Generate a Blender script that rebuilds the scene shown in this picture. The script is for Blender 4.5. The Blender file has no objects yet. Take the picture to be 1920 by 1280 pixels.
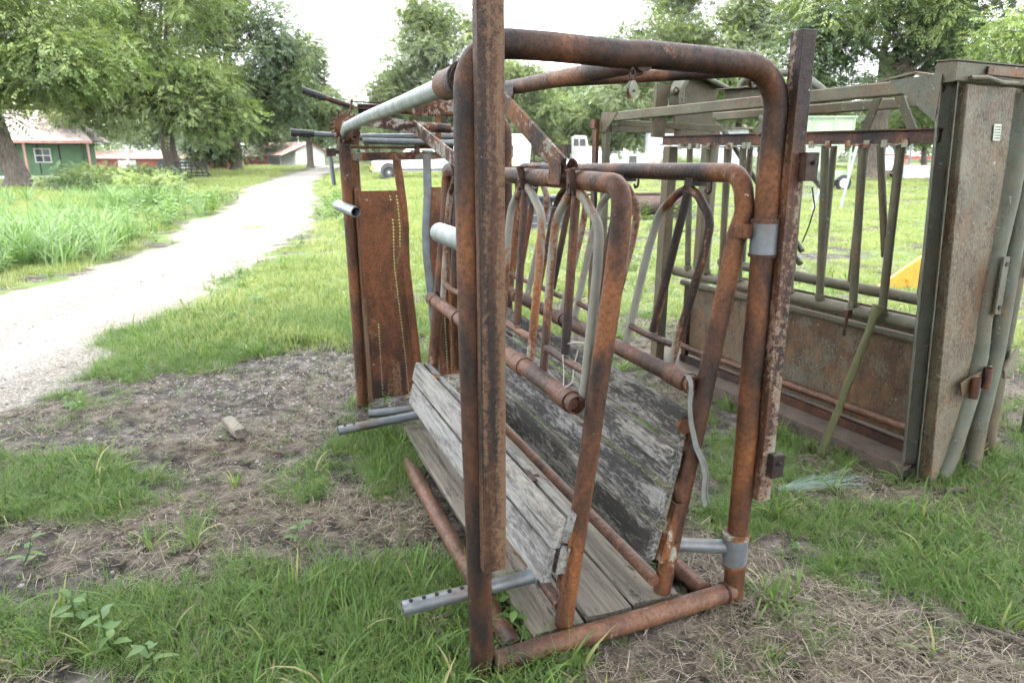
import bpy, bmesh, math, random
import numpy as np
from mathutils import Vector, Matrix, noise as mnoise

R = math.radians
scene = bpy.context.scene
col = scene.collection

# ------------------------------------------------------------------ camera
cam_d = bpy.data.cameras.new('camera')
cam_d.lens = 24.0
cam_d.sensor_width = 36.0
cam_d.clip_start = 0.05
cam_d.clip_end = 3000.0
cam_d.dof.use_dof = True
cam_d.dof.focus_distance = 2.5
cam_d.dof.aperture_fstop = 5.0
cam = bpy.data.objects.new('camera', cam_d)
col.objects.link(cam)
cam.location = (0.0, 0.0, 1.6)
cam.rotation_euler = (R(90.0 - 15.336), 0.0, 0.0)
scene.camera = cam

# ------------------------------------------------------------------ sky, sun, exposure
SUN_EL, SUN_AZ = 58.0, 236.0          # azimuth clockwise from +Y: a high veiled sun over the drive
world = bpy.data.worlds.new('World')
scene.world = world
world.use_nodes = True
wn = world.node_tree
wn.nodes.clear()
w_out = wn.nodes.new('ShaderNodeOutputWorld')
w_bg = wn.nodes.new('ShaderNodeBackground')
w_sky = wn.nodes.new('ShaderNodeTexSky')
w_sky.sky_type = 'NISHITA'
w_sky.sun_disc = False
w_sky.sun_elevation = R(SUN_EL)
w_sky.sun_rotation = R(SUN_AZ)
w_sky.air_density = 1.0
w_sky.dust_density = 4.0
w_mix = wn.nodes.new('ShaderNodeMix')
w_mix.data_type = 'RGBA'
w_mix.inputs[0].default_value = 0.88              # an even bright cloud deck over the blue
w_mix.inputs[7].default_value = (10.2, 10.5, 10.9, 1.0)
wn.links.new(w_sky.outputs[0], w_mix.inputs[6])
wn.links.new(w_mix.outputs[2], w_bg.inputs[0])
w_bg.inputs[1].default_value = 0.14
wn.links.new(w_bg.outputs[0], w_out.inputs[0])

sun_d = bpy.data.lights.new('sun', 'SUN')
sun_d.energy = 1.5
sun_d.angle = R(14.0)
sun_d.color = (1.0, 0.965, 0.9)
sun = bpy.data.objects.new('sun', sun_d)
col.objects.link(sun)
sv = Vector((math.sin(R(SUN_AZ)) * math.cos(R(SUN_EL)), math.cos(R(SUN_AZ)) * math.cos(R(SUN_EL)), math.sin(R(SUN_EL))))
sun.rotation_euler = sv.to_track_quat('Z', 'Y').to_euler()

scene.view_settings.view_transform = 'Standard'
scene.view_settings.look = 'None'
scene.view_settings.exposure = 2.45
scene.view_settings.gamma = 1.0
scene.view_settings.use_curve_mapping = False
scene.cycles.use_denoising = True
scene.cycles.max_bounces = 4
scene.cycles.diffuse_bounces = 1
scene.cycles.glossy_bounces = 2
scene.cycles.transmission_bounces = 2
scene.cycles.use_light_tree = False
scene.cycles.use_adaptive_sampling = True
scene.cycles.adaptive_threshold = 0.035
scene.cycles.adaptive_min_samples = 10
scene.cycles.transparent_max_bounces = 2
scene.cycles.volume_bounces = 1
scene.cycles.volume_max_steps = 8
scene.cycles.caustics_reflective = False
scene.cycles.caustics_refractive = False

# ------------------------------------------------------------------ materials
MATS = {}

def new_mat(name):
    m = bpy.data.materials.new(name)
    m.use_nodes = True
    nt = m.node_tree
    nt.nodes.clear()
    out = nt.nodes.new('ShaderNodeOutputMaterial')
    b = nt.nodes.new('ShaderNodeBsdfPrincipled')
    nt.links.new(b.outputs[0], out.inputs[0])
    MATS[name] = m
    return m, nt, b, out

def N(nt, typ, **kw):
    n = nt.nodes.new(typ)
    for k, v in kw.items():
        if k.startswith('i_'):
            n.inputs[int(k[2:])].default_value = v
        else:
            setattr(n, k, v)
    return n

def coords(nt, scale=(1, 1, 1), kind='Object', rot=(0, 0, 0)):
    tc = N(nt, 'ShaderNodeTexCoord')
    mp = N(nt, 'ShaderNodeMapping')
    mp.inputs['Scale'].default_value = scale
    mp.inputs['Rotation'].default_value = rot
    nt.links.new(tc.outputs[kind], mp.inputs[0])
    return mp.outputs[0]

def noise(nt, vec, scale, detail=4.0, rough=0.55, dist=0.0):
    n = N(nt, 'ShaderNodeTexNoise')
    n.inputs['Scale'].default_value = scale
    n.inputs['Detail'].default_value = detail
    n.inputs['Roughness'].default_value = rough
    n.inputs['Distortion'].default_value = dist
    nt.links.new(vec, n.inputs['Vector'])
    return n.outputs[0]

def ramp(nt, val, stops, interp='LINEAR'):
    r = N(nt, 'ShaderNodeValToRGB')
    r.color_ramp.interpolation = interp
    el = r.color_ramp.elements
    while len(el) < len(stops):
        el.new(0.5)
    for e, (p, c) in zip(el, stops):
        e.position = p
        if not hasattr(c, '__len__'):
            c = (c, c, c)
        e.color = (c[0], c[1], c[2], 1.0)
    nt.links.new(val, r.inputs[0])
    return r.outputs[0]

def mixc(nt, fac, a, b, blend='MIX'):
    m = N(nt, 'ShaderNodeMix', data_type='RGBA', blend_type=blend)
    for sock, val in ((m.inputs[0], fac), (m.inputs[6], a), (m.inputs[7], b)):
        if hasattr(val, 'links') or hasattr(val, 'is_linked'):
            nt.links.new(val, sock)
        elif hasattr(val, '__len__'):
            sock.default_value = (val[0], val[1], val[2], 1.0)
        else:
            sock.default_value = val
    return m.outputs[2]

def math_n(nt, op, a, b=0.0, clamp=False):
    m = N(nt, 'ShaderNodeMath', operation=op, use_clamp=clamp)
    for sock, val in ((m.inputs[0], a), (m.inputs[1], b)):
        if hasattr(val, 'is_linked'):
            nt.links.new(val, sock)
        else:
            sock.default_value = val
    return m.outputs[0]

def bump(nt, bsdf, h, strength=0.4, dist=0.01):
    b = N(nt, 'ShaderNodeBump')
    b.inputs['Strength'].default_value = strength
    b.inputs['Distance'].default_value = dist
    nt.links.new(h, b.inputs['Height'])
    nt.links.new(b.outputs[0], bsdf.inputs['Normal'])

def rand_val(nt):
    return N(nt, 'ShaderNodeObjectInfo').outputs['Random']

def mat_rust(name, paint=(0.34, 0.36, 0.34), amount=0.3, stretch=0.35, dark=(0.014, 0.007, 0.005), mid=(0.068, 0.026, 0.011),
             hot=(0.195, 0.072, 0.021), rough=0.62, speckle=0.25, pscale=3.2, bright=1.0, soft=0.012):
    m, nt, b, out = new_mat(name)
    v = coords(nt, (1, 1, stretch))
    vi = coords(nt, (1, 1, 1))
    dark, mid, hot = [tuple(c * bright for c in x) for x in (dark, mid, hot)]
    n1 = noise(nt, v, 5.0, 5.0, 0.62, 0.6)
    n1 = math_n(nt, 'ADD', n1, math_n(nt, 'MULTIPLY', math_n(nt, 'SUBTRACT', noise(nt, vi, 1.7, 2.0, 0.5), 0.5), 0.42))
    base = ramp(nt, n1, [(0.38, dark), (0.50, mid), (0.66, hot), (0.8, tuple(c * 0.8 for c in mid))])
    n2 = noise(nt, vi, 70.0, 5.0, 0.7)
    base = mixc(nt, 0.75, base, ramp(nt, n2, [(0.32, 0.35), (0.5, 0.85), (0.7, 1.35)]), 'MULTIPLY')
    n3 = noise(nt, v, pscale, 5.0, 0.6, 1.2)
    fine = noise(nt, vi, 55.0, 6.0, 0.75)
    s = math_n(nt, 'ADD', n3, math_n(nt, 'MULTIPLY', math_n(nt, 'SUBTRACT', fine, 0.5), speckle))
    e = 0.72 - 0.36 * amount
    pm = ramp(nt, s, [(e - soft, 0.0), (e + soft, 1.0)])
    pc = mixc(nt, 0.5, paint, ramp(nt, noise(nt, vi, 9.0, 6.0, 0.6), [(0.3, 0.45), (0.7, 1.0)]), 'MULTIPLY')
    edge = ramp(nt, s, [(e - 0.07, 0.0), (e - 0.015, 1.0)])
    base = mixc(nt, math_n(nt, 'MULTIPLY', edge, 0.55), base, hot)
    c = mixc(nt, pm, base, pc)
    # pale lichen flecks
    fl = ramp(nt, noise(nt, vi, 26.0, 3.0, 0.5), [(0.73, 0.0), (0.76, 1.0)])
    c = mixc(nt, math_n(nt, 'MULTIPLY', fl, 0.5), c, (0.36, 0.36, 0.32))
    nt.links.new(c, b.inputs['Base Color'])
    nt.links.new(ramp(nt, n2, [(0.3, min(1, rough + 0.16)), (0.7, rough - 0.1)]), b.inputs['Roughness'])
    b.inputs['Specular IOR Level'].default_value = 0.28
    h = math_n(nt, 'ADD', math_n(nt, 'MULTIPLY', n2, 0.5), math_n(nt, 'MULTIPLY', pm, 0.5))
    bump(nt, b, h, 0.6, 0.003)
    return m

def mat_galv(name, colr=(0.40, 0.44, 0.46), rough=0.42, dirt=0.5):
    m, nt, b, out = new_mat(name)
    v = coords(nt, (1, 1, 1))
    n1 = noise(nt, v, 14.0, 6.0, 0.6)
    c = mixc(nt, 0.6, colr, ramp(nt, n1, [(0.3, 0.55), (0.7, 1.05)]), 'MULTIPLY')
    d = ramp(nt, noise(nt, v, 5.0, 7.0, 0.65), [(0.50, 0.0), (0.70, 1.0)])
    c = mixc(nt, math_n(nt, 'MULTIPLY', d, dirt), c, (0.085, 0.055, 0.035))
    nt.links.new(c, b.inputs['Base Color'])
    b.inputs['Metallic'].default_value = 0.55
    nt.links.new(ramp(nt, n1, [(0.3, rough + 0.12), (0.7, rough - 0.06)]), b.inputs['Roughness'])
    bump(nt, b, noise(nt, v, 90.0, 3.0), 0.12, 0.002)
    return m

def mat_green_paint(name, amount=0.5, paint=(0.155, 0.185, 0.125), vertical=True, patch=0.45, rb=1.0):
    """old grey green machine paint, pitted with vertical rust flecks and lichen"""
    m, nt, b, out = new_mat(name)
    v = coords(nt, (1, 1, 0.42 if vertical else 1))
    vi = coords(nt)
    pits = noise(nt, v, 135.0, 3.0, 0.7)
    big = noise(nt, vi, 3.0, 5.0, 0.65, 0.8)
    s = math_n(nt, 'ADD', pits, math_n(nt, 'MULTIPLY', math_n(nt, 'SUBTRACT', big, 0.5), patch))
    e = 0.68 - 0.3 * amount
    rm = ramp(nt, s, [(e - 0.05, 0.0), (e + 0.10, 1.0)])
    pc = mixc(nt, 0.7, paint, ramp(nt, noise(nt, vi, 7.0, 7.0, 0.65), [(0.3, 0.5), (0.55, 1.0), (0.75, 1.5)]), 'MULTIPLY')
    rc = ramp(nt, noise(nt, v, 16.0, 6.0, 0.65), [(p_, tuple(q_ * rb for q_ in c_)) for p_, c_ in [(0.3, (0.026, 0.015, 0.009)), (0.55, (0.082, 0.041, 0.017)), (0.75, (0.155, 0.074, 0.025))]])
    c = mixc(nt, rm, pc, rc)
    li = ramp(nt, noise(nt, vi, 33.0, 4.0, 0.6), [(0.66, 0.0), (0.72, 1.0)])
    c = mixc(nt, math_n(nt, 'MULTIPLY', li, 0.45), c, (0.30, 0.31, 0.25))
    nt.links.new(c, b.inputs['Base Color'])
    b.inputs['Roughness'].default_value = 0.68
    b.inputs['Specular IOR Level'].default_value = 0.35
    bump(nt, b, math_n(nt, 'SUBTRACT', math_n(nt, 'MULTIPLY', pits, 0.6), math_n(nt, 'MULTIPLY', rm, 0.4)), 0.35, 0.003)
    return m

def mat_wood(name, light=(0.36, 0.345, 0.315), dark=(0.055, 0.050, 0.044), stain=0.5, ssoft=0.03, sdeep=0.92, axis='Y', warm=(0.25, 0.2, 0.14)):
    m, nt, b, out = new_mat(name)
    sc = {'Y': (1, 0.045, 1), 'X': (0.045, 1, 1), 'Z': (1, 1, 0.045)}[axis]
    tc = N(nt, 'ShaderNodeTexCoord')
    add = N(nt, 'ShaderNodeVectorMath', operation='ADD')
    cmb = N(nt, 'ShaderNodeCombineXYZ')
    rv = math_n(nt, 'MULTIPLY', rand_val(nt), 37.0)
    for k in range(3):
        nt.links.new(rv, cmb.inputs[k])
    nt.links.new(tc.outputs['Object'], add.inputs[0])
    nt.links.new(cmb.outputs[0], add.inputs[1])
    mp = N(nt, 'ShaderNodeMapping')
    mp.inputs['Scale'].default_value = sc
    nt.links.new(add.outputs[0], mp.inputs[0])
    g = noise(nt, mp.outputs[0], 60.0, 5.0, 0.6, 0.35)
    g2 = noise(nt, mp.outputs[0], 210.0, 3.0, 0.6)
    c = ramp(nt, g, [(0.30, dark), (0.37, tuple(x * 0.68 for x in light)), (0.52, light), (0.75, tuple(min(1, x * 1.15) for x in light))])
    c = mixc(nt, 0.5, c, ramp(nt, g2, [(0.35, 0.6), (0.65, 1.0)]), 'MULTIPLY')
    w = noise(nt, mp.outputs[0], 6.0, 3.0)
    c = mixc(nt, math_n(nt, 'MULTIPLY', ramp(nt, w, [(0.5, 0.0), (0.75, 1.0)]), 0.35), c, warm)
    mp2 = N(nt, 'ShaderNodeMapping')
    mp2.inputs['Scale'].default_value = tuple(0.22 if x < 1 else 1.0 for x in sc)
    nt.links.new(add.outputs[0], mp2.inputs[0])
    st0 = noise(nt, mp2.outputs[0], 9.0, 6.0, 0.72, 0.3)
    st1 = noise(nt, mp2.outputs[0], 95.0, 4.0, 0.75)
    s = math_n(nt, 'ADD', math_n(nt, 'MULTIPLY', st0, 0.55), math_n(nt, 'MULTIPLY', st1, 0.45))
    e = 0.66 - 0.26 * stain
    sm = ramp(nt, s, [(e - ssoft, 0.0), (e + ssoft, 1.0)])
    c = mixc(nt, math_n(nt, 'MULTIPLY', sm, sdeep), c, (0.016, 0.015, 0.014))
    crack = ramp(nt, noise(nt, mp.outputs[0], 22.0, 2.0, 0.5), [(0.27, 1.0), (0.30, 0.0)])
    c = mixc(nt, math_n(nt, 'MULTIPLY', crack, 0.85), c, (0.012, 0.011, 0.010))
    nt.links.new(c, b.inputs['Base Color'])
    b.inputs['Roughness'].default_value = 0.88
    b.inputs['Specular IOR Level'].default_value = 0.2
    bump(nt, b, math_n(nt, 'ADD', g, math_n(nt, 'MULTIPLY', g2, 0.5)), 0.6, 0.005)
    return m

def mat_flat(name, colr, rough=0.6, metal=0.0, var=0.25, scale=4.0, bumps=0.0, spec=0.35, dirt=None, dirt_amt=0.4):
    m, nt, b, out = new_mat(name)
    v = coords(nt)
    n = noise(nt, v, scale, 6.0, 0.6)
    c = mixc(nt, 1.0, colr, ramp(nt, n, [(0.3, 1.0 - var), (0.7, 1.0 + var * 0.4)]), 'MULTIPLY')
    if dirt:
        d = ramp(nt, noise(nt, v, scale * 2.3, 7.0, 0.65), [(0.5, 0.0), (0.7, 1.0)])
        c = mixc(nt, math_n(nt, 'MULTIPLY', d, dirt_amt), c, dirt)
    nt.links.new(c, b.inputs['Base Color'])
    b.inputs['Roughness'].default_value = rough
    b.inputs['Metallic'].default_value = metal
    b.inputs['Specular IOR Level'].default_value = spec
    if bumps:
        bump(nt, b, noise(nt, v, scale * 8, 4.0), bumps, 0.01)
    return m

# ------------------------------------------------------------------ mesh helpers
def V(*a):
    return Vector(a)

def fillet(pts, rad, n=7):
    """round the inner corners of a polyline"""
    pts = [Vector(p) for p in pts]
    if not hasattr(rad, '__len__'):
        rad = [rad] * len(pts)
    out = [pts[0]]
    for i in range(1, len(pts) - 1):
        a, b, c = pts[i - 1], pts[i], pts[i + 1]
        d1, d2 = (a - b), (c - b)
        l1, l2 = d1.length, d2.length
        if rad[i] <= 0 or l1 < 1e-6 or l2 < 1e-6:
            out.append(b)
            continue
        d1 /= l1
        d2 /= l2
        ang = d1.angle(d2)
        if ang > math.pi - 0.02:
            out.append(b)
            continue
        t = min(rad[i] / math.tan(ang / 2), l1 * 0.49, l2 * 0.49)
        r = t * math.tan(ang / 2)
        bis = (d1 + d2).normalized()
        cen = b + bis * (r / math.sin(ang / 2))
        p1, p2 = b + d1 * t, b + d2 * t
        v1, v2 = (p1 - cen), (p2 - cen)
        tot = v1.angle(v2)
        ax = v1.cross(v2).normalized()
        for k in range(n + 1):
            out.append(cen + Matrix.Rotation(tot * k / n, 3, ax) @ v1)
    out.append(pts[-1])
    return out

class MB:
    def __init__(s):
        s.v, s.f = [], []

    def add(s, vs, fs):
        o = len(s.v)
        s.v += [tuple(p) for p in vs]
        s.f += [tuple(i + o for i in f) for f in fs]
        return s

    def tube(s, pts, r, n=14, bend=0.0, cap=True, bore=False, up=None, squash=1.0, sub=0.0, wob=0.0):
        pts = [Vector(p) for p in pts]
        rs = list(r) if hasattr(r, '__len__') else [r] * len(pts)
        if bend and len(pts) > 2:
            pts = fillet(pts, bend)
            if not hasattr(r, '__len__'):
                rs = [r] * len(pts)
            else:
                rs = [rs[0]] * len(pts)
        if sub:
            q, qr = [pts[0]], [rs[0]]
            for i in range(1, len(pts)):
                k = max(1, int((pts[i] - pts[i - 1]).length / sub))
                for j in range(1, k + 1):
                    q.append(pts[i - 1].lerp(pts[i], j / k))
                    qr.append(rs[i - 1] + (rs[i] - rs[i - 1]) * j / k)
            pts, rs = q, qr
        if wob:
            pts = [p + Vector((mnoise.noise(p * 2.3 + Vector((7, 1, 3))), mnoise.noise(p * 2.3 + Vector((1, 9, 5))), mnoise.noise(p * 2.3))) * wob for p in pts]
        m = len(pts)
        tan = []
        for i in range(m):
            a = pts[max(i - 1, 0)]
            b = pts[min(i + 1, m - 1)]
            tan.append((b - a).normalized())
        t0 = tan[0]
        ref = Vector(up) if up else (Vector((0, 0, 1)) if abs(t0.z) < 0.9 else Vector((1, 0, 0)))
        nrm = (ref - t0 * ref.dot(t0)).normalized()
        vs, fs = [], []
        for i in range(m):
            if i:
                ax = tan[i - 1].cross(tan[i])
                if ax.length > 1e-7:
                    nrm = Matrix.Rotation(tan[i - 1].angle(tan[i]), 3, ax.normalized()) @ nrm
                nrm = (nrm - tan[i] * nrm.dot(tan[i])).normalized()
            bi = tan[i].cross(nrm)
            for k in range(n):
                a = 2 * math.pi * k / n
                vs.append(pts[i] + (nrm * math.cos(a) * squash + bi * math.sin(a)) * rs[i])
        for i in range(m - 1):
            for k in range(n):
                k2 = (k + 1) % n
                fs.append((i * n + k, i * n + k2, (i + 1) * n + k2, (i + 1) * n + k))
        if bore:
            for end, idx in ((0, 0), (m - 1, m - 1)):
                o = len(vs)
                sgn = 1 if end == 0 else -1
                c = pts[idx]
                ring = [vs[idx * n + k] for k in range(n)]
                inner = [c + (p - c) * 0.86 for p in ring]
                deep = [p + tan[idx] * sgn * min(0.12, 3 * rs[idx]) for p in inner]
                vs += inner + deep
                for k in range(n):
                    k2 = (k + 1) % n
                    a, b2 = idx * n + k, idx * n + k2
                    q1 = (a, b2, o + k2, o + k)
                    q2 = (o + k, o + k2, o + n + k2, o + n + k)
                    if end == 0:
                        q1, q2 = q1[::-1], q2[::-1]
                    fs += [q1, q2]
                fs.append(tuple(o + n + k for k in range(n)) if end else tuple(o + n + k for k in range(n))[::-1])
        elif cap:
            fs.append(tuple(range(n))[::-1])
            fs.append(tuple((m - 1) * n + k for k in range(n)))
        return s.add(vs, fs)

    def bar(s, p, q, w, t, up=(0, 0, 1), bev=0.0):
        """rectangular bar from p to q, w across (perpendicular to up), t along up"""
        p, q = Vector(p), Vector(q)
        d = (q - p).normalized()
        u = Vector(up)
        u = (u - d * u.dot(d)).normalized()
        x = d.cross(u)
        if bev <= 0:
            cs = [(-w / 2, -t / 2), (w / 2, -t / 2), (w / 2, t / 2), (-w / 2, t / 2)]
        else:
            a, b = w / 2, t / 2
            cs = [(-a + bev, -b), (a - bev, -b), (a, -b + bev), (a, b - bev), (a - bev, b), (-a + bev, b), (-a, b - bev), (-a, -b + bev)]
        return s.extrude(cs, p, q, x, u)

    def extrude(s, cs, p, q, x, u):
        n = len(cs)
        vs = [Vector(p) + x * a + u * b for a, b in cs] + [Vector(q) + x * a + u * b for a, b in cs]
        fs = [(k, (k + 1) % n, n + (k + 1) % n, n + k) for k in range(n)]
        fs.append(tuple(range(n))[::-1])
        fs.append(tuple(range(n, 2 * n)))
        return s.add(vs, fs)

    def profile(s, cs, p, q, x, up):
        p, q = Vector(p), Vector(q)
        d = (q - p).normalized()
        u = Vector(up)
        u = (u - d * u.dot(d)).normalized()
        x = Vector(x)
        x = (x - d * x.dot(d)).normalized()
        return s.extrude(cs, p, q, x, u)

    def box(s, lo, hi):
        x0, y0, z0 = lo
        x1, y1, z1 = hi
        return s.add([(x0, y0, z0), (x1, y0, z0), (x1, y1, z0), (x0, y1, z0), (x0, y0, z1), (x1, y0, z1), (x1, y1, z1), (x0, y1, z1)],
                     [(0, 3, 2, 1), (4, 5, 6, 7), (0, 1, 5, 4), (1, 2, 6, 5), (2, 3, 7, 6), (3, 0, 4, 7)])

    def plate(s, poly, nrm, th):
        """flat polygon given thickness along nrm"""
        nrm = Vector(nrm).normalized() * th
        n = len(poly)
        vs = [Vector(p) for p in poly] + [Vector(p) + nrm for p in poly]
        fs = [tuple(range(n))[::-1], tuple(range(n, 2 * n))] + [(k, (k + 1) % n, n + (k + 1) % n, n + k) for k in range(n)]
        return s.add(vs, fs)

    def disc(s, c, axis, r, th, n=20, teeth=0, tooth=0.0):
        c, ax = Vector(c), Vector(axis).normalized()
        a = ax.orthogonal().normalized()
        b = ax.cross(a)
        poly = []
        if teeth:
            for k in range(teeth):
                for da, rr in ((0.0, r), (0.38, r), (0.5, r + tooth), (0.78, r + tooth), (0.9, r)):
                    t = 2 * math.pi * (k + da) / teeth
                    poly.append(c + (a * math.cos(t) + b * math.sin(t)) * rr)
        else:
            poly = [c + (a * math.cos(2 * math.pi * k / n) + b * math.sin(2 * math.pi * k / n)) * r for k in range(n)]
        poly = [p - ax * th / 2 for p in poly]
        return s.plate(poly, ax, th)

    def mesh(s, name, smooth=True, fix=True):
        me = bpy.data.meshes.new(name)
        me.from_pydata(s.v, [], s.f)
        if fix:
            bm = bmesh.new()
            bm.from_mesh(me)
            bmesh.ops.recalc_face_normals(bm, faces=bm.faces)
            bm.to_mesh(me)
            bm.free()
        if smooth:
            me.shade_smooth()
            me.set_sharp_from_angle(angle=R(38))
        me.update()
        return me

    def build(s, name, mat, parent=None, smooth=True, bevel=0.0, label=None):
        me = s.mesh(name, smooth)
        me.materials.append(MATS[mat] if isinstance(mat, str) else mat)
        o = bpy.data.objects.new(name, me)
        col.objects.link(o)
        if parent:
            o.parent = parent
        if bevel:
            b = o.modifiers.new('bevel', 'BEVEL')
            b.width = bevel
            b.segments = 2
            b.limit_method = 'ANGLE'
            b.angle_limit = R(40)
        if label:
            o['label'] = label
        return o

def tag(o, label=None, cat=None, group=None, kind=None):
    if label: o['label'] = label
    if cat: o['category'] = cat
    if group: o['group'] = group
    if kind: o['kind'] = kind
    return o

def empty(name, loc, rz=0.0, label=None, cat=None, group=None):
    o = bpy.data.objects.new(name, None)
    o.empty_display_size = 0.2
    col.objects.link(o)
    o.location = loc
    o.rotation_euler = (0, 0, rz)
    return tag(o, label, cat, group)

def plank(name, p, q, wdir, w, th, mat, parent, seed=0, wear=0.006):
    """a weathered board from p to q; w along wdir, th along the third direction; ends gnawed, edges uneven"""
    rnd = random.Random(seed)
    p, q = Vector(p), Vector(q)
    d = (q - p)
    L = d.length
    d.normalize()
    wd = Vector(wdir)
    wd = (wd - d * wd.dot(d)).normalized()
    td = d.cross(wd)
    a, b, e = w / 2, th / 2, min(0.007, th * 0.2)
    cs = [(-a + e, -b), (0, -b), (a - e, -b), (a, -b + e), (a, b - e), (a - e, b), (0, b), (-a + e, b), (-a, b - e), (-a, -b + e)]
    n = len(cs)
    seg = max(6, int(L / 0.14))
    vs, fs = [], []
    bow = rnd.uniform(-1, 1) * 0.008
    for i in range(seg + 1):
        f = i / seg
        for k, (x, y) in enumerate(cs):
            j = 1.0
            end = 0.0
            if i in (0, seg):
                end = rnd.uniform(0, 2.2 * wear) * (1 if i == 0 else -1)
                j = 0.97
            sx = x * j + (rnd.uniform(-wear, wear) * 0.3 if abs(x) > a * 0.8 else 0)
            sy = y * j + rnd.uniform(-wear, wear) * 0.12
            vs.append(p + d * (L * f + end) + wd * (sx + bow * math.sin(math.pi * f)) + td * sy)
    for i in range(seg):
        for k in range(n):
            k2 = (k + 1) % n
            fs.append((i * n + k, i * n + k2, (i + 1) * n + k2, (i + 1) * n + k))
    fs.append(tuple(range(n))[::-1])
    fs.append(tuple(seg * n + k for k in range(n)))
    mb = MB().add(vs, fs)
    return mb.build(name, mat, parent)
# ------------------------------------------------------------------ metal and wood of the two cattle chutes
mat_rust('rust_pipe', amount=0.17, paint=(0.22, 0.225, 0.19), stretch=0.5, soft=0.02, bright=0.70)
mat_rust('rust_post', amount=0.03, paint=(0.2, 0.2, 0.165), stretch=0.5, pscale=2.6, soft=0.03, bright=0.58)
mat_rust('rust_channel', amount=0.55, paint=(0.100, 0.074, 0.047), bright=0.66, stretch=0.06, speckle=0.55, pscale=7.0, soft=0.11)
mat_rust('channel_pale', amount=0.62, paint=(0.155, 0.155, 0.135), stretch=0.09, speckle=0.6, pscale=6.0, soft=0.08)
mat_rust('rust_smooth', amount=0.06, paint=(0.2, 0.19, 0.16), dark=(0.028, 0.013, 0.008), mid=(0.072, 0.031, 0.017), hot=(0.112, 0.053, 0.029), rough=0.55)
mat_rust('rust_dark', amount=0.0, dark=(0.012, 0.007, 0.006), mid=(0.036, 0.016, 0.010), hot=(0.095, 0.038, 0.017))
mat_rust('rust_sheet', amount=0.26, stretch=0.4, paint=(0.125, 0.085, 0.05), mid=(0.052, 0.019, 0.008), hot=(0.115, 0.042, 0.014), speckle=0.35, soft=0.05)
mat_rust('hoop_paint', amount=0.66, paint=(0.15, 0.145, 0.122), stretch=0.14, pscale=4.5, speckle=0.35, soft=0.03)
mat_rust('link_paint', amount=0.50, paint=(0.20, 0.205, 0.19), stretch=1.0, pscale=8.0, speckle=0.7)
mat_rust('link_rust', amount=0.30, paint=(0.19, 0.195, 0.18), stretch=1.0, pscale=7.0, speckle=0.7, bright=0.75)
mat_rust('bar_paint', amount=0.72, paint=(0.15, 0.155, 0.115), stretch=1.0, pscale=5.0, soft=0.03)
mat_galv('galvanised', (0.19, 0.218, 0.222))
mat_galv('galvanised_worn', (0.125, 0.14, 0.15), rough=0.5, dirt=0.8)
mat_wood('grey_board', light=(0.185, 0.182, 0.174), stain=0.46, ssoft=0.07, sdeep=0.75)
mat_wood('black_board', light=(0.165, 0.162, 0.152), stain=0.70, ssoft=0.045, sdeep=0.9)
mat_wood('floor_board', light=(0.14, 0.126, 0.104), stain=0.32)
mat_flat('rubber_black', (0.012, 0.012, 0.013), 0.5)
mat_flat('hole_dark', (0.006, 0.006, 0.006), 0.9)
mat_flat('strap_grey', (0.105, 0.108, 0.10), 0.9, scale=30.0, bumps=0.3)
mat_flat('twine_white', (0.28, 0.25, 0.235), 0.9)
mat_green_paint('green_beam', 0.50, paint=(0.064, 0.066, 0.043), vertical=False)
mat_green_paint('green_sheet', 0.80, paint=(0.080, 0.080, 0.060), patch=0.8, rb=0.9)
mat_green_paint('green_post', 0.46, paint=(0.050, 0.052, 0.030))
mat_green_paint('green_leaf', 0.64, paint=(0.090, 0.084, 0.058), patch=0.7, rb=0.78)
mat_green_paint('green_tube', 0.40, paint=(0.060, 0.068, 0.049))
mat_flat('olive_pole', (0.066, 0.068, 0.026), 0.7, scale=14.0, dirt=(0.06, 0.035, 0.02))
mat_flat('floor_brown', (0.078, 0.058, 0.046), 0.8, scale=6.0, bumps=0.4, dirt=(0.02, 0.018, 0.016), dirt_amt=0.7)
mat_flat('plate_white', (0.33, 0.36, 0.30), 0.6, scale=40.0, dirt=(0.16, 0.1, 0.05), dirt_amt=0.8)

# ------------------------------------------------------------------ the squeeze chute of rusty pipe (x across, y along, z up)
CA = empty('squeeze_chute', (-0.0921, 1.8244, 0.0), R(21.357), 'rusty pipe cattle squeeze chute with grey wooden side boards beside the gravel drive', 'cattle chute')

def T(name, pts, r, mat, parent, **k):
    lab = k.pop('label', None)
    return MB().tube(pts, r, **k).build(name, mat, parent, label=lab)

arch = T('front_arch', [(0, 0, -.05), (-.02, 0, 1.0), (-.02, 0, 1.868), (.2, .008, 1.868), (.44, .014, 1.860), (.49, .014, 1.863), (.978, .03, 1.852), (.985, .03, 1.0), (1.0, .03, -.05)],
         .037, 'rust_post', CA, bend=.13, n=18, sub=.12, wob=.004)
u70 = [(-.035, 0), (.035, 0), (.035, .036), (.029, .036), (.029, .006), (-.029, .006), (-.029, .036), (-.035, .036)]
MB().profile(u70, (.017, -.074, .415), (.016, -.074, 2.06), (1, 0, 0), (0, 1, 0)).build('guide_channel', 'rust_channel', arch, bevel=.002)
u50 = [(-.026, 0), (.026, 0), (.026, .05), (.021, .05), (.021, .005), (-.021, .005), (-.021, .05), (-.026, .05)]
MB().profile(u50, (1.044, -.03, .42), (1.026, -.03, 1.953), (1, 0, 0), (0, 1, 0)).build('guide_channel', 'channel_pale', arch, bevel=.002)
for z in (1.52, .52):
    m = MB().box((1.035, -.062, z), (1.085, -.0325, z + .085))
    m.tube([(1.06, -.0615, z + .055), (1.06, -.074, z + .055)], .007, n=8)
    m.build('gate_latch_tab', 'rust_dark', arch, bevel=.003)
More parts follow.
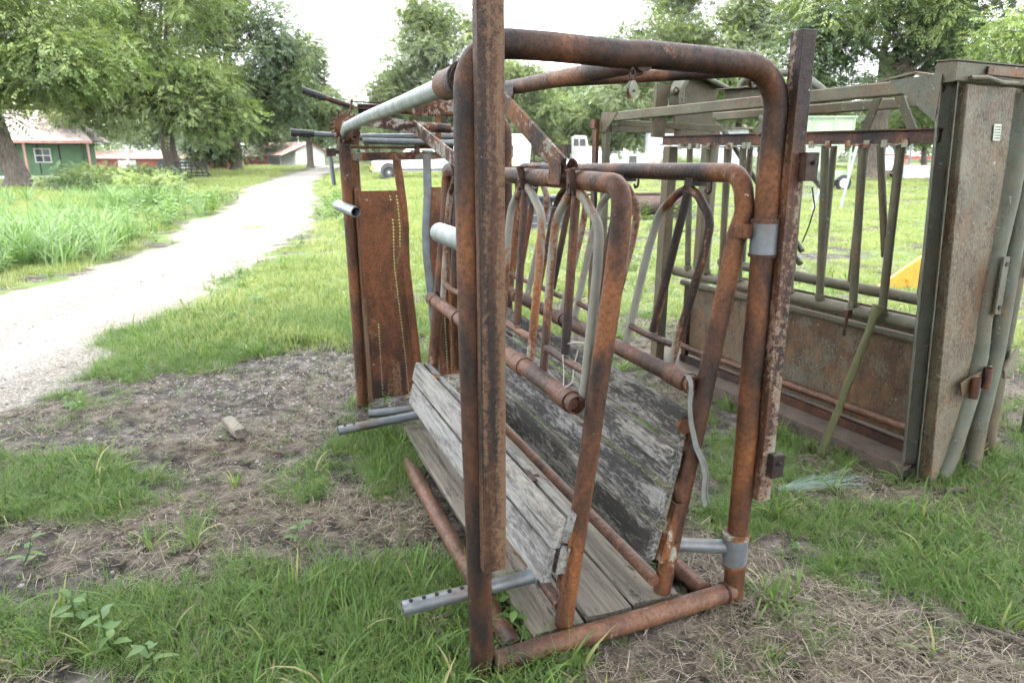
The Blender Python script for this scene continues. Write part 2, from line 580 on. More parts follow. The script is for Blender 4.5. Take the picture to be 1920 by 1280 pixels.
T('wire_tie', [(1.085, -.045, 1.50), (1.1, -.05, 1.44), (1.085, -.05, 1.38), (1.07, -.045, 1.33)], .0022, 'hole_dark', arch, n=6)
T('front_sill_pipe', [(.03, -.005, .034), (.985, .02, .036)], .035, 'rust_smooth', CA, n=16, sub=.1, wob=.004)
T('ground_rail', [(.118, .03, .034), (.113, .65, .028), (.118, 1.45, .022), (.122, 1.72, -.03)], .034, 'rust_smooth', CA, n=16, sub=.1, wob=.004)
T('ground_rail', [(.885, .05, .034), (.885, 1.9, .03)], .032, 'rust_smooth', CA, n=14)
T('stub_pipe', [(-.015, .03, 1.368), (-.012, .335, 1.366)], .03, 'galvanised', CA, bore=True, n=18)

# weld beads where pipes meet
def weld(parent, c, axis, r, seed):
    ax = Vector(axis).normalized()
    a = ax.orthogonal().normalized()
    b = ax.cross(a)
    rd = random.Random(seed)
    pts = [Vector(c) + (a * math.cos(2 * math.pi * k / 22) + b * math.sin(2 * math.pi * k / 22)) * r for k in range(23)]
    return MB().tube(pts, [rd.uniform(.0045, .0075) for _ in pts], n=7).build('weld_bead', 'rust_dark', parent)
for i, (c, ax, r) in enumerate((((.036, -.004, .034), (1, 0, 0), .036), ((.952, .019, .036), (1, 0, 0), .036), ((.118, .035, .034), (0, 1, 0), .035), ((.885, .056, .034), (0, 1, 0), .033),
                               ((.491, .045, 1.8465), (0, 1, .01), .0295), ((-.016, .042, 1.786), (0, 1, 0), .041), ((.935, .095, 1.822), (-.5, .85, 0), .022))):
    weld(CA, c, ax, r, i)

# floor planks
for i, (a, b) in enumerate(((.195, .392), (.398, .583), (.589, .785))):
    plank('floor_plank', ((a + b) / 2, .045 + .01 * i, .030 + .004 * (i == 1)), ((a + b) / 2, 2.02 - .03 * i, .028), (1, 0, 0), b - a, .04, 'floor_board', CA, seed=11 + i, wear=.007)

# side panels: a bent pipe each, leaning, with boards, a roller pipe and drop bars
def hoop(parent, tz, s0, sway, name='drop_bar', zb=.84, half=.17):
    def P(s, z):
        return (tz(z), s + sway * (1.47 - z) / .64, z)
    leg = lambda sg: [P(s0 + sg * .016, 1.478), P(s0 + sg * .06, 1.462), P(s0 + sg * (half - .012), 1.385), P(s0 + sg * half, 1.25), P(s0 + sg * (half - .012), zb)]
    m = MB()
    m.tube(leg(-1), .0158, bend=.09, n=10)
    m.tube(leg(1), .0158, bend=.09, n=10)
    h = m.build(name, 'hoop_paint', parent)
    T('center_rod', [P(s0, 1.47), P(s0, .945)], .0155, 'rust_pipe', h, n=10)
    T('rung', [P(s0 - half + .02, .93), P(s0, .925), P(s0 + half - .02, .93)], .0135, 'rust_smooth', h, n=10)
    return h

def clip(parent, t, s):
    """sheet clip that hangs a drop bar on the top pipe"""
    m = MB()
    m.bar((t - .033, s - .03, 1.470), (t - .040, s + .012, 1.552), .004, .03, up=(1, 0, 0))
    m.bar((t, s - .012, 1.553), (t, s + .012, 1.553), .074, .006)
    m.bar((t - .04, s + .02, 1.555), (t - .04, s + .02, 1.465), .028, .005, up=(1, 0, 0))
    m.tube([(t - .046, s + .02, 1.50), (t - .03, s + .02, 1.50)], .008, n=8)
    m.bar((t - .05, s + .018, 1.472), (t + .035, s + .018, 1.470), .03, .006)
    return m.build('hanger_clip', 'rust_dark', parent, bevel=.001)

pl = lambda z: .31 + (min(z, 1.38) - .05) * .1205
pr = lambda z: .73 + (min(z, 1.40) - .05) * .152
LP = T('side_panel', [(.312, .06, .052), (.470, .06, 1.38), (.475, .06, 1.516), (.475, 1.915, 1.514), (.468, 1.91, 1.36), (.325, 1.93, .10)], .0315, 'rust_pipe', CA, bend=.115, n=18, sub=.15, wob=.004)
RP = T('side_panel', [(.732, .10, .050), (.930, .10, 1.34), (.945, .085, 1.42), (.935, .10, 1.541), (.93, 2.0, 1.52), (.925, 1.98, 1.38), (.735, 1.95, .10)], .0315, 'rust_pipe', CA, bend=.11, n=18, sub=.15, wob=.004)
for s0 in (.325, .765, 1.21, 1.66):
    hoop(LP, lambda z: pl(z) - .018, s0, -.06)
    clip(LP, .475, s0)
for s0 in (.36, .83, 1.28, 1.72):
    hoop(RP, lambda z: pr(z) - .02, s0, .085)
    m = MB()
    m.bar((.90, s0 - .02, 1.505), (.96, s0 - .02, 1.505), .05, .028)
    m.tube([(.93, s0 - .11, 1.51), (.925, s0 - .115, 1.475), (.925, s0 - .095, 1.468), (.93, s0 - .08, 1.48)], .005, n=8, bend=.01)
    m.build('hanger_clip', 'rust_dark', RP)
def roller(parent, t, z, s0, s1, collars):
    r = T('roller_pipe', [(t, s0, z), (t, s1, z + .002)], .031, 'rust_smooth', parent, n=18, bore=True)
    for a, b in collars:
        T('pipe_collar', [(t, a, z), (t, b, z)], .0365, 'rust_smooth', r, n=18)
    return r
roller(LP, .352, .833, .085, 1.885, ((.12, .19), (.52, .60), (1.16, 1.24), (1.36, 1.40), (1.78, 1.86)))
roller(RP, .805, .838, .105, 1.90, ((.125, .25), (.66, .72), (1.12, 1.2), (1.70, 1.76)))

lean = Vector((.235, 0, 1)).normalized()
for k, (za, zb) in enumerate(((.392, .500), (.268, .386))):
    zc = (za + zb) / 2
    tc = .225 + (zc - .31) * .235
    plank('side_board', (tc, -.005 + .01 * k, zc), (tc + .0, 1.885 - .02 * k, zc - .028), lean, zb - za + .004, .036, 'grey_board', LP, seed=30 + k, wear=.006)
for k, (za, zb) in enumerate(((.375, .487), (.265, .37))):
    zc = (za + zb) / 2
    tc = .290 + (zc - .31) * .17
    plank('side_board', (tc, .03, zc), (tc, 1.90, zc - .024), lean, zb - za, .036, 'grey_board', LP, seed=40 + k, wear=.006)
for s in (.33, 1.0, 1.62):
    T('board_bolt', [(.268, s, .484 - .015 * s), (.330, s, .484 - .015 * s)], .009, 'rust_dark', LP, n=8)
    MB().bar((.292, s - .05, .492 - .015 * s), (.298, s + .03, .492 - .015 * s), .022, .010).build('board_strap', 'rust_pipe', LP)
MB().profile([(-.016, 0), (.016, 0), (.016, .005), (-.011, .005), (-.011, .03), (-.016, .03)], (.300, .040, .20), (.338, .040, .46), (1, 0, 0), (0, 1, 0)).build('board_angle', 'rust_pipe', LP)
for k, (za, zb, off) in enumerate(((.631, .762, .018), (.486, .620, .018), (.343, .472, 0.), (.198, .332, 0.))):
    zc = (za + zb) / 2
    tc = .652 + (zc - .198) * .19 + off
    lz = .02 * (k < 2)
    plank('side_board', (tc, .085 - .005 * k, zc), (tc + .0, 1.93, zc + .003), Vector((.19, 0, 1)), zb - za - .009, .036 + .006 * (k % 2), 'black_board', RP, seed=50 + k, wear=.006)
MB().profile([(-.018, 0), (.018, 0), (.018, .005), (-.013, .005), (-.013, .03), (-.018, .03)], (.700, .055, .20), (.752, .055, .42), (1, 0, 0), (0, 1, 0)).build('board_angle', 'rust_pipe', RP)
MB().disc((.775, .095, .70), (0, 1, 0), .03, .02).build('end_lug', 'rust_pipe', RP)
T('hinge_pipe', [(.302, .07, .122), (.304, 1.98, .12)], .0205, 'rust_smooth', LP, n=14, sub=.2, wob=.003)
T('hinge_pipe', [(.688, .09, .112), (.690, 1.95, .11)], .0225, 'rust_smooth', RP, n=14, sub=.2, wob=.003)

# galvanised width adjusters
def adjuster(p, q, holes, collar=None):
    p, q = Vector(p), Vector(q)
    o = T('width_adjuster', [p, q], .026, 'galvanised_worn', CA, n=18, bore=True)
    d = (q - p).normalized()
    for h in holes:
        c = p + d * h
        MB().disc(c + Vector((0, -.004, .0262)), (0, -.15, 1), .0075, .003, 12).build('pin_hole', 'hole_dark', o)
    return o
adjuster((-.200, .255, .118), (.300, .252, .128), (.03, .075, .12, .165, .21))
adjuster((-.190, 1.945, .10), (.300, 1.985, .118), (.04, .09))
adjuster((.02, 2.17, .09), (.32, 2.12, .10), ())
T('tee_fitting', [(.302, .215, .122), (.302, .30, .122)], .0285, 'galvanised_worn', CA, n=16)
T('tee_fitting', [(.303, 1.93, .12), (.303, 2.03, .12)], .0285, 'galvanised_worn', CA, n=16)
adjuster((.775, .115, .225), (.985, .035, .212), ())
T('tee_fitting', [(.989, .03, .15), (.987, .03, .262)], .0445, 'galvanised_worn', CA, n=18)
T('fitting_rim', [(.987, .03, .258), (.987, .03, .272)], .0475, 'rust_pipe', CA, n=18)
T('fitting_rim', [(.990, .03, .145), (.989, .03, .153)], .047, 'rust_pipe', CA, n=18)
T('tee_fitting', [(.984, .03, 1.285), (.982, .03, 1.392)], .0435, 'galvanised_worn', CA, n=18)
T('fitting_rim', [(.982, .03, 1.388), (.982, .03, 1.402)], .0465, 'rust_dark', CA, n=18)
T('fitting_rim', [(.984, .03, 1.280), (.984, .03, 1.290)], .0465, 'rust_dark', CA, n=18)
MB().box((.90, .035, 1.338), (.962, .075, 1.385)).build('pivot_bracket', 'rust_pipe', CA, bevel=.004)

# top pipes
T('top_rail', [(-.015, .19, 1.783), (-.008, .8, 1.772), (0, 1.55, 1.762), (.0, 2.2, 1.742), (.02, 2.45, 1.715), (.03, 2.552, 1.66)], .0275, 'galvanised', CA, bend=.25, n=18)
T('rail_sleeve', [(-.016, .03, 1.786), (-.015, .215, 1.784)], .0405, 'rust_dark', CA, n=18)
T('center_rail', [(.49, .0, 1.846), (.495, .4, 1.850), (.5, 1.2, 1.866), (.5, 2.52, 1.86)], .0285, 'rust_post', CA, bend=.3, n=16)
T('top_brace', [(.955, .06, 1.850), (.53, .80, 1.862)], .020, 'rust_dark', CA, n=14)
PB = T('pulley_block', [(.44, -.02, 1.824), (.431, -.02, 1.812), (.433, -.02, 1.798), (.44, -.02, 1.793), (.447, -.02, 1.798), (.449, -.02, 1.812), (.44, -.02, 1.824)], .0028, 'rust_dark', CA, n=8, bend=.004)
ov = [(.440 + .0125 * math.cos(t), 1.768 + .024 * math.sin(t)) for t in np.linspace(0, 2 * math.pi, 17)[:-1]]
for y0 in (-.030, -.014):
    MB().plate([(x, y0, z) for x, z in ov], (0, 1, 0), .003).build('cheek', 'bar_paint', PB)
MB().disc((.440, -.0205, 1.764), (0, 1, 0), .0115, .010, 20).build('sheave', 'rust_dark', PB)
T('pulley_pin', [(.440, -.034, 1.764), (.440, -.008, 1.764)], .0035, 'rust_dark', PB, n=8)

# rear end: posts, cross bars, levers, doors
RF = T('rear_post', [(.047, 2.572, -.05), (.030, 2.556, 1.705)], .0355, 'rust_post', CA, n=18, sub=.2, wob=.003)
T('stub_pipe', [(-.03, 2.56, 1.302), (.046, 2.375, 1.272)], .0325, 'galvanised', RF, bore=True, n=18)
T('rear_post', [(1.035, 2.52, -.05), (1.04, 2.50, 1.82), (.70, 2.51, 1.862)], .0355, 'rust_post', CA, bend=.13, n=16)
for t in (.098,):
    MB().profile([(-.03, 0), (.03, 0), (.03, .04), (.024, .04), (.024, .006), (-.024, .006), (-.024, .04), (-.03, .04)], (t + .01, 2.62, -.03), (t - .008, 2.61, 1.60), (1, 0, 0), (0, 1, 0)).build('door_track', 'rust_channel', CA, bevel=.002)
MB().profile([(-.03, 0), (.03, 0), (.03, .04), (-.03, .04)], (1.10, 2.62, -.03), (1.09, 2.61, 1.60), (1, 0, 0), (0, 1, 0)).build('door_track', 'rust_channel', CA, bevel=.002)
MB().bar((.07, 2.60, 1.583), (1.12, 2.60, 1.600), .03, .048).build('cross_bar', 'bar_paint', CA, bevel=.003)
T('cross_shaft', [(.12, 2.55, 1.858), (.98, 2.53, 1.862)], .0275, 'rust_pipe', CA, n=16)
T('shaft_sleeve', [(.60, 2.54, 1.861), (.80, 2.54, 1.862)], .0355, 'rust_pipe', CA, n=16)
MB().bar((.60, 2.53, 1.62), (.60, 2.53, 1.84), .035, .012, up=(0, 1, 0)).build('shaft_stay', 'rust_pipe', CA)
T('slide_pipe', [(.10, 2.58, 1.697), (1.0, 2.56, 1.712)], .0205, 'galvanised_worn', CA, n=14)
T('slide_pipe', [(.13, 2.50, 1.675), (1.0, 2.50, 1.662)], .0175, 'galvanised_worn', CA, n=14)
T('slide_pipe', [(.50, 2.66, 1.745), (1.02, 2.66, 1.748)], .0165, 'galvanised_worn', CA, n=14)
lv = T('lever_handle', [(-.13, 2.60, 1.940), (.10, 2.58, 1.865)], .0145, 'rust_pipe', CA, n=12)
def grip(p, q, parent):
    p, q = Vector(p), Vector(q)
    d = (q - p).normalized()
    m = MB().tube([p, q], .0195, n=14)
    for k in range(4):
        c = p.lerp(q, .16 + .2 * k) + Vector((0, -.004, -.013))
        m.tube([c - d * .011, c - d * .004, c + d * .004, c + d * .011], [.007, .0125, .0125, .007], n=10)
    m.tube([p - d * .004, p + d * .008], .0215, n=14)
    return m.build('grip', 'rubber_black', parent)
grip((-.176, 2.60, 1.955), (-.055, 2.594, 1.9155), lv)
lv = T('lever_handle', [(-.20, 2.60, 1.719), (.12, 2.60, 1.700)], .0155, 'galvanised_worn', CA, n=12)
grip((-.262, 2.60, 1.7225), (-.135, 2.60, 1.715), lv)
m = MB()
for dz in (0, .035):
    m.bar((.07, 2.52, 1.862 + dz * 1.0), (.36, 2.52, 1.848 + dz), .03, .006)
m.bar((.07, 2.52, 1.83), (.085, 2.52, 1.91), .03, .008, up=(1, 0, 0))
m.bar((.355, 2.52, 1.83), (.355, 2.52, 1.89), .03, .008, up=(1, 0, 0))
m.build('lever_yoke', 'rust_dark', CA)
SP = MB().disc((.026, 2.44, 1.752), (-.18, 1, .05), .068, .016, teeth=19, tooth=.022).build('ratchet_gear', 'rust_pipe', CA, bevel=.002)
m = MB()
m.plate([(-.01, 2.47, 1.66), (.10, 2.47, 1.65), (.115, 2.47, 1.72), (.09, 2.47, 1.79), (.03, 2.47, 1.78)], (0, 1, 0), .010)
m.tube([(.10, 2.46, 1.725), (.10, 2.50, 1.725)], .012, n=10)
m.tube([(.065, 2.46, 1.675), (.065, 2.50, 1.675)], .012, n=10)
m.build('gear_bracket', 'rust_dark', SP, bevel=.002)
m = MB()
m.tube([(.07, 2.56, 1.640), (.66, 2.56, 1.636)], .008, n=8)
m.tube([(.47, 2.56, 1.652), (.62, 2.56, 1.650)], .011, n=8)
for t in (.47, .60):
    m.tube([(t, 2.56, 1.60), (t, 2.56, 1.68)], .017, n=10)
    m.tube([(t, 2.535, 1.668), (t, 2.585, 1.668)], .018, n=12)
m.box((.67, 2.545, 1.60), (.70, 2.575, 1.67))
m.build('door_latch', 'rust_dark', CA, bevel=.002)
lt = MB().box((-.075, 2.575, 1.588), (-.020, 2.615, 1.632)).box((-.02, 2.588, 1.60), (.03, 2.602, 1.622)).build('latch_block', 'rust_dark', CA, bevel=.003)
T('latch_rod', [(-.052, 2.595, 1.59), (-.040, 2.595, 1.418)], .0125, 'galvanised_worn', lt, n=12)

# flat links that squeeze the panels
def link(p, q, w, mat, up, parent=CA, name='squeeze_link'):
    p, q = Vector(p), Vector(q)
    o = MB().bar(p, q, w, .012, up=up).build(name, mat, parent, bevel=.002)
    d = (q - p).normalized()
    u = Vector(up).normalized()
    for c in (p + d * .02, q - d * .02):
        T('link_bolt', [c - u * .012, c + u * .012], .012, 'rust_dark', o, n=8)
    return o
link((.452, .42, 1.552), (.448, .985, 1.806), .076, 'link_rust', (1, 0, .05))
link((.430, 1.53, 1.552), (.402, 2.32, 1.752), .072, 'link_paint', (1, 0, .05))
link((.425, 2.29, 1.742), (.105, 2.31, 1.786), .064, 'link_paint', (0, 1, 0))
link((.10, 1.10, 1.775), (.33, 1.10, 1.79), .06, 'link_paint', (0, 1, 0), name='link_arm')
T('link_tube', [(.40, 2.26, 1.752), (.60, 2.27, 1.742)], .0265, 'link_paint', CA, n=16, bore=True)
for s in (.43, 1.535):
    for dt in (-.036, .030):
        lug = [(s + .045 * math.cos(t), 1.542 + .045 * math.sin(t)) for t in np.linspace(0, math.pi, 11)] + [(s - .05, 1.50), (s + .05, 1.50)]
        MB().plate([(.455 + dt, a_, z_) for a_, z_ in lug], (1, 0, 0), .007).build('link_lug', 'rust_pipe', LP, bevel=.002)
MB().plate([(.46, .93, 1.80), (.46, 1.05, 1.80), (.47, 1.05, 1.86), (.47, .93, 1.86)], (1, 0, 0), .008).build('link_lug', 'rust_dark', CA)

# chain hooks from the cross shaft
m = MB()
for k in range(4):
    z = 1.832 - .022 * k
    ax = (.007, 0) if k % 2 else (0, .007)
    m.tube([(.655 - ax[0], 2.52 - ax[1], z), (.655 - ax[0], 2.52 - ax[1], z - .02), (.655 + ax[0], 2.52 + ax[1], z - .02), (.655 + ax[0], 2.52 + ax[1], z), (.655 - ax[0], 2.52 - ax[1], z)], .0028, n=6)
m.build('chain', 'rust_dark', CA)

# perforated sheet doors: real holes punched out of a grid
def perforated(name, left, right, z0, z1, s, cols, parent, mat='rust_sheet', skip=lambda c, z: False):
    """left(z), right(z): edges of the sheet; cols: hole columns as distance from the left (+) or right (-) edge"""
    pitch, hole = .0205, .0085
    nz = int((z1 - z0) / pitch)
    zs = []
    for k in range(nz):
        z = z0 + k * pitch
        zs += [z, z + hole]
    zs.append(z1)
    def xs(z):
        a, b = left(z), right(z)
        out = [a]
        for c in cols:
            x = a + c if c > 0 else b + c
            out += [x, x + hole]
        out.append(b)
        return out
    nx = 2 + 2 * len(cols)
    vs, fs = [], []
    for z in zs:
        for i, x in enumerate(xs(z)):
            vs.append((x, s + .006 * math.sin(z * 4.0) + .012 * (x - left(z)) * math.sin(z * 3), z))
    for j in range(len(zs) - 1):
        for i in range(nx - 1):
            if i % 2 == 1 and j % 2 == 0 and not skip((i - 1) // 2, zs[j]):
                continue
            a = j * nx + i
            fs.append((a, a + 1, a + nx + 1, a + nx))
    o = MB().add(vs, fs).build(name, mat, parent, smooth=False)
    so = o.modifiers.new('thickness', 'SOLIDIFY')
    so.thickness = .0035
    return o
zi = [0.03, .35, .65, .92, 1.05, 1.16, 1.30, 1.44, 1.57]
ti = [.422, .410, .385, .364, .364, .368, .361, .347, .334]
edgeL = lambda z: float(np.interp(z, zi, ti))
DL = perforated('door_sheet', lambda z: .086 - .008 * z, lambda z: edgeL(z) - .012, .055, 1.385, 2.522, (.012, .085, -.068, -.028), CA,
                skip=lambda c, z: (c == 1 and z > .55) or (c == 3 and z < 1.02) or (c == 2 and 1.22 < z < 1.32))
T('door_stile', [(t_, 2.53, z_) for z_, t_ in zip(zi, ti)], .0265, 'rust_pipe', DL, bend=.3, n=14)
MB().bar((.094, 2.535, .03), (.080, 2.535, 1.40), .024, .03, up=(0, 1, 0)).build('door_stile', 'rust_channel', DL)
zr = [0.1, .6, 1.0, 1.15, 1.35, 1.60]
tr = [.545, .530, .500, .502, .520, .523]
edgeR = lambda z: float(np.interp(z, zr, tr))
DR = perforated('door_sheet', lambda z: edgeR(z) + .022, lambda z: .90, .16, 1.40, 2.522, (.05, .2), CA, skip=lambda c, z: (c == 1 and z < .8) or z > .95)
T('door_stile', [(t_, 2.53, z_) for z_, t_ in zip(zr, tr)], .0265, 'galvanised_worn', DR, bend=.3, n=14)
MB().bar((.91, 2.535, .1), (.91, 2.535, 1.58), .03, .03, up=(0, 1, 0)).build('door_stile', 'rust_pipe', DR)
for t in (.64, .70, .76, .84):
    MB().bar((t, 2.50, .2), (t - .005, 2.50, 1.40), .014, .02, up=(0, 1, 0)).build('door_rib', 'rust_channel', DR)

# webbing strap and twine that hang on the chute
def to_world(E, p):
    return Matrix.Translation(E.location) @ Matrix.Rotation(E.rotation_euler.z, 4, 'Z') @ Vector(p)

def ribbon(pts, w, wdir, name, mat):
    m = MB()
    pts = fillet(pts, .04, 4)
    wd = Vector(wdir).normalized() * w / 2
    nn = Vector(wdir).cross(Vector((0, 0, 1))).normalized() * .0012
    vs, fs = [], []
    for p in pts:
        vs += [p - wd - nn, p + wd - nn, p + wd + nn, p - wd + nn]
    for i in range(len(pts) - 1):
        for k in range(4):
            a = i * 4
            fs.append((a + k, a + (k + 1) % 4, a + 4 + (k + 1) % 4, a + 4 + k))
    fs += [(0, 3, 2, 1), tuple(len(vs) - 4 + k for k in range(4))]
    return m.add(vs, fs)
pts = [(.80, .14, .872), (.768, .062, .862), (.757, .052, .80), (.768, .050, .72), (.795, .05, .63), (.825, .052, .575), (.842, .05, .52), (.838, .045, .44), (.850, .045, .40)]
m = ribbon(pts, .022, (1, .3, 0), '', '')
m.v, vv = [], m.v
st = MB()
for off in ((0, 0, 0), (.028, .012, .0)):
    pp = [Vector(p) + Vector(off) * (i / 8) for i, p in enumerate(pts)]
    r = ribbon(pp, .022 if off[0] == 0 else .012, (1, .3 + off[0] * 20, 0), '', '')
    st.add(r.v, r.f)
o = st.build('webbing_strap', 'strap_grey')
o.matrix_world = Matrix.Translation(CA.location) @ Matrix.Rotation(CA.rotation_euler.z, 4, 'Z')
tag(o, 'grey webbing strap knotted and hanging from the pipe of the rusty chute', 'strap')
tw = MB()
tw.tube([(.405, .19, .98), (.395, .20, .92), (.375, .16, .885), (.345, .16, .868), (.322, .17, .83)], .0026, n=6, bend=.03)
tw.tube([(.345, .17, .866), (.375, .23, .90), (.40, .30, .97), (.41, .22, 1.0), (.45, .10, 1.02)], .0022, n=6, bend=.04)
o = tw.build('twine', 'twine_white')
o.matrix_world = Matrix.Translation(CA.location) @ Matrix.Rotation(CA.rotation_euler.z, 4, 'Z')
tag(o, 'thin pale twine looped round the roller pipe of the rusty chute', 'twine')

# ------------------------------------------------------------------ the green sheet steel chute behind it
CB = empty('steel_chute', (2.0065, 3.1359, 0.0), R(25.392), 'grey green sheet steel cattle chute with upright bars and a folded head gate', 'cattle chute')
ln = .070
MB().box((-.02, .03, .055), (.80, 2.35, .078)).box((-.02, .03, -.02), (-.012, 2.35, .056)).build('floor_plate', 'floor_brown', CB, bevel=.003)
MB().bar((.16, .05, .105), (.16, 2.0, .105), .03, .05).build('kick_strip', 'rust_dark', CB)
SS = MB().plate([(.175, .06, .15), (.175, 1.97, .14), (.175, 1.99, .655), (.175, .10, .665)], (1, 0, 0), .006).build('side_sheet', 'green_sheet', CB)
MB().bar((.16, 1.96, .08), (.16, 1.97, .66), .03, .05, up=(0, 1, 0)).build('sheet_edge', 'rust_dark', SS)
T('lower_rail', [(.10, .10, .775), (.10, 2.06, .765)], .036, 'green_beam', CB, n=16)
T('lower_rail', [(.14, .08, .690), (.14, 2.02, .682)], .021, 'green_beam', CB, n=14)
T('lower_rail', [(.66, .10, .785), (.66, 2.2, .775)], .036, 'green_beam', CB, n=14)
T('hinge_pipe', [(.13, .05, .222), (.13, 2.0, .205)], .0225, 'rust_smooth', CB, n=14)
MB().plate([(.70, .06, .10), (.70, 2.2, .10), (.70, 2.2, .68), (.70, .10, .68)], (1, 0, 0), .006).build('side_sheet', 'green_sheet', CB)
ang = [(-.035, 0), (.045, 0), (.045, .006), (.004, .006), (.004, .058), (.040, .058), (.040, .064), (-.030, .064), (-.030, .058), (-.004, .058), (-.004, .006), (-.035, .006)]
TR = MB().profile(ang, (.045, .15, 1.652), (.045, 2.22, 1.662), (1, 0, 0), (0, 0, 1)).build('bar_rail', 'rust_dark', CB)
TR2 = MB().profile(ang, (.66, .15, 1.655), (.66, 2.4, 1.665), (1, 0, 0), (0, 0, 1)).build('bar_rail', 'rust_dark', CB)
bar_s = [(.355, .345), (.565, .52), (.80, .74), (1.01, .96), (1.27, 1.25), (1.42, 1.39), (1.56, 1.55), (1.74, 1.70), (1.93, 1.90)]
for i, (a, b) in enumerate(bar_s):
    o = T('upright_bar', [(.055, a, 1.648), (.085, b, .79)], .0215, 'green_post', CB, n=12)
    T('bar_socket', [(.083, b, .80), (.085, b, .825)], .029, 'green_beam', o, n=12)
    m = MB()
    for da in (-.055, .055):
        m.box((.006, a + da - .016, 1.632), (.018, a + da + .016, 1.668))
    m.tube([(.014, a - .06, 1.652), (.006, a, 1.642), (.014, a + .06, 1.652)], .004, n=6)
    m.build('bar_clip', 'bar_paint', o)
for a in (.55, .78, 1.02, 1.25, 1.50, 1.74, 1.98, 2.2):
    T('upright_bar', [(.655, a, 1.65), (.66, a - .02, .80)], .0215, 'green_post', CB, n=12)
T('upright_bar', [(.655, .92, 1.65), (.64, .775, 1.00)], .0215, 'green_post', CB, n=12, bore=True)
T('cross_brace', [(.72, 2.35, 1.78), (.70, 1.45, .95)], .02, 'green_tube', CB, n=12)
T('cross_brace', [(.72, 2.30, 1.52), (.70, 1.45, .86)], .02, 'green_tube', CB, n=12)
T('cross_brace', [(.74, 2.0, 1.86), (.70, 1.3, 1.35)], .018, 'green_tube', CB, n=12)
MB().bar((.01, 2.10, -.02), (.025, 2.10, 1.652), .075, .075, up=(0, 1, 0)).build('end_post', 'green_post', CB, bevel=.004)
MB().bar((.66, 2.45, -.02), (.66, 2.45, 1.88), .07, .07, up=(0, 1, 0)).build('end_post', 'green_post', CB, bevel=.004)
UB = MB().bar((.0, .16, 1.905), (.0, 2.92, 1.882), .062, .066, bev=.006).build('upper_beam', 'green_beam', CB)
MB().bar((.80, .16, 1.895), (.80, 2.92, 1.888), .062, .062, bev=.006).build('upper_beam', 'green_beam', CB)
MB().plate([(-.034, .14, 1.945), (-.034, .40, 1.94), (-.034, .14, 1.74)], (1, 0, 0), .004).build('gusset', 'green_tube', UB)
MB().plate([(-.036, 2.93, 1.92), (-.036, 2.70, 1.915), (-.036, 2.86, 1.78), (-.036, 2.93, 1.76)], (1, 0, 0), .004).build('gusset', 'green_beam', UB)
MB().bar((.0, 2.90, -.02), (.0, 2.90, 1.86), .052, .052, up=(0, 1, 0), bev=.004).build('outer_post', 'green_beam', CB)
MB().bar((-.06, 2.96, -.02), (-.065, 2.96, 1.865), .028, .06, up=(0, 1, 0)).build('outer_post', 'rust_dark', CB)
MB().box((-.10, 2.93, 1.80), (-.05, 2.99, 1.868)).build('post_cap', 'rust_dark', CB)
MB().bar((.03, 2.90, 1.800), (1.15, 2.90, 1.80), .05, .062, bev=.004).build('end_beam', 'green_beam', CB)
MB().bar((1.13, 2.90, -.02), (1.13, 2.90, 1.86), .052, .052, up=(0, 1, 0), bev=.004).build('outer_post', 'green_beam', CB)
MB().bar((.10, 2.86, 1.842), (.32, 1.92, 1.772), .045, .045, bev=.004).build('slide_bar', 'green_beam', CB)
# lever hood: curved rim over a flat plate
hd = [(.215, 1.70), (.188, 1.95), (.190, 2.06), (.235, 2.125), (.32, 2.150), (.40, 2.14), (.60, 2.075), (.565, 1.96), (.545, 1.74), (.42, 1.64), (.30, 1.64)]
HP = MB().plate([(x, 2.30, z) for x, z in hd], (0, 1, 0), .012).build('lever_hood', 'green_beam', CB)
m = MB()
rim = fillet([(x, 0, z) for x, z in hd[:7]], .05, 4)
for a, b in zip(rim[:-1], rim[1:]):
    if min(a.z, b.z) > 1.88:
        m.plate([(a.x, 2.22, a.z), (b.x, 2.22, b.z), (b.x, 2.36, b.z), (a.x, 2.36, a.z)], (0, 0, 1), .010)
m.tube([(x, 2.22, z) for x, z in hd[1:7]], .019, n=10, bend=.06)
m.build('hood_rim', 'green_tube', HP)
MB().bar((.10, 2.36, 1.72), (.115, 2.36, 2.09), .11, .03, up=(0, 1, 0)).build('hood_stay', 'green_post', HP)
MB().disc((.165, 2.28, 2.04), (.2, -1, 0), .028, .03, 12).disc((.165, 2.255, 2.04), (.2, -1, 0), .014, .03, 6).build('hood_bolt', 'green_beam', HP)
m = MB().profile([(-.045, -.04), (.045, -.04), (.045, .04), (-.045, .04), (-.045, .033), (.038, .033), (.038, -.033), (-.045, -.033)], (.40, 2.06, 2.005), (.40, 1.30, 1.985), (1, 0, 0), (0, 0, 1))
m.build('lever_box', 'green_beam', CB, bevel=.003)
MB().bar((.40, 2.10, 1.962), (.40, 1.9, 1.958), .16, .012).build('lever_foot', 'rust_dark', CB)
T('lever_arm', [(.50, 2.0, 1.92), (.50, 1.96, 2.09), (.50, 1.80, 2.135), (.52, 1.45, 2.10), (.54, 1.2, 1.93)], .024, 'green_tube', CB, bend=.09, n=12)
m = MB()
pp = [(.60, 1.12, 1.925), (.60, .93, 2.005), (.60, .72, 2.035), (.60, .50, 1.985), (.60, .40, 1.94)]
for a, b in zip(pp[:-1], pp[1:]):
    m.bar(a, b, .05, .012)
m.build('lever_arm', 'green_beam', CB)
m = MB()
for a, b in (((.62, .95, 1.93), (.70, 1.10, 1.66)), ((.62, .82, 1.93), (.66, .70, 1.68)), ((.02, 1.28, 1.72), (.02, 1.12, 1.89))):
    MB().bar(a, b, .05, .014, up=(1, 0, 0)).build('lever_stay', 'green_beam', CB)
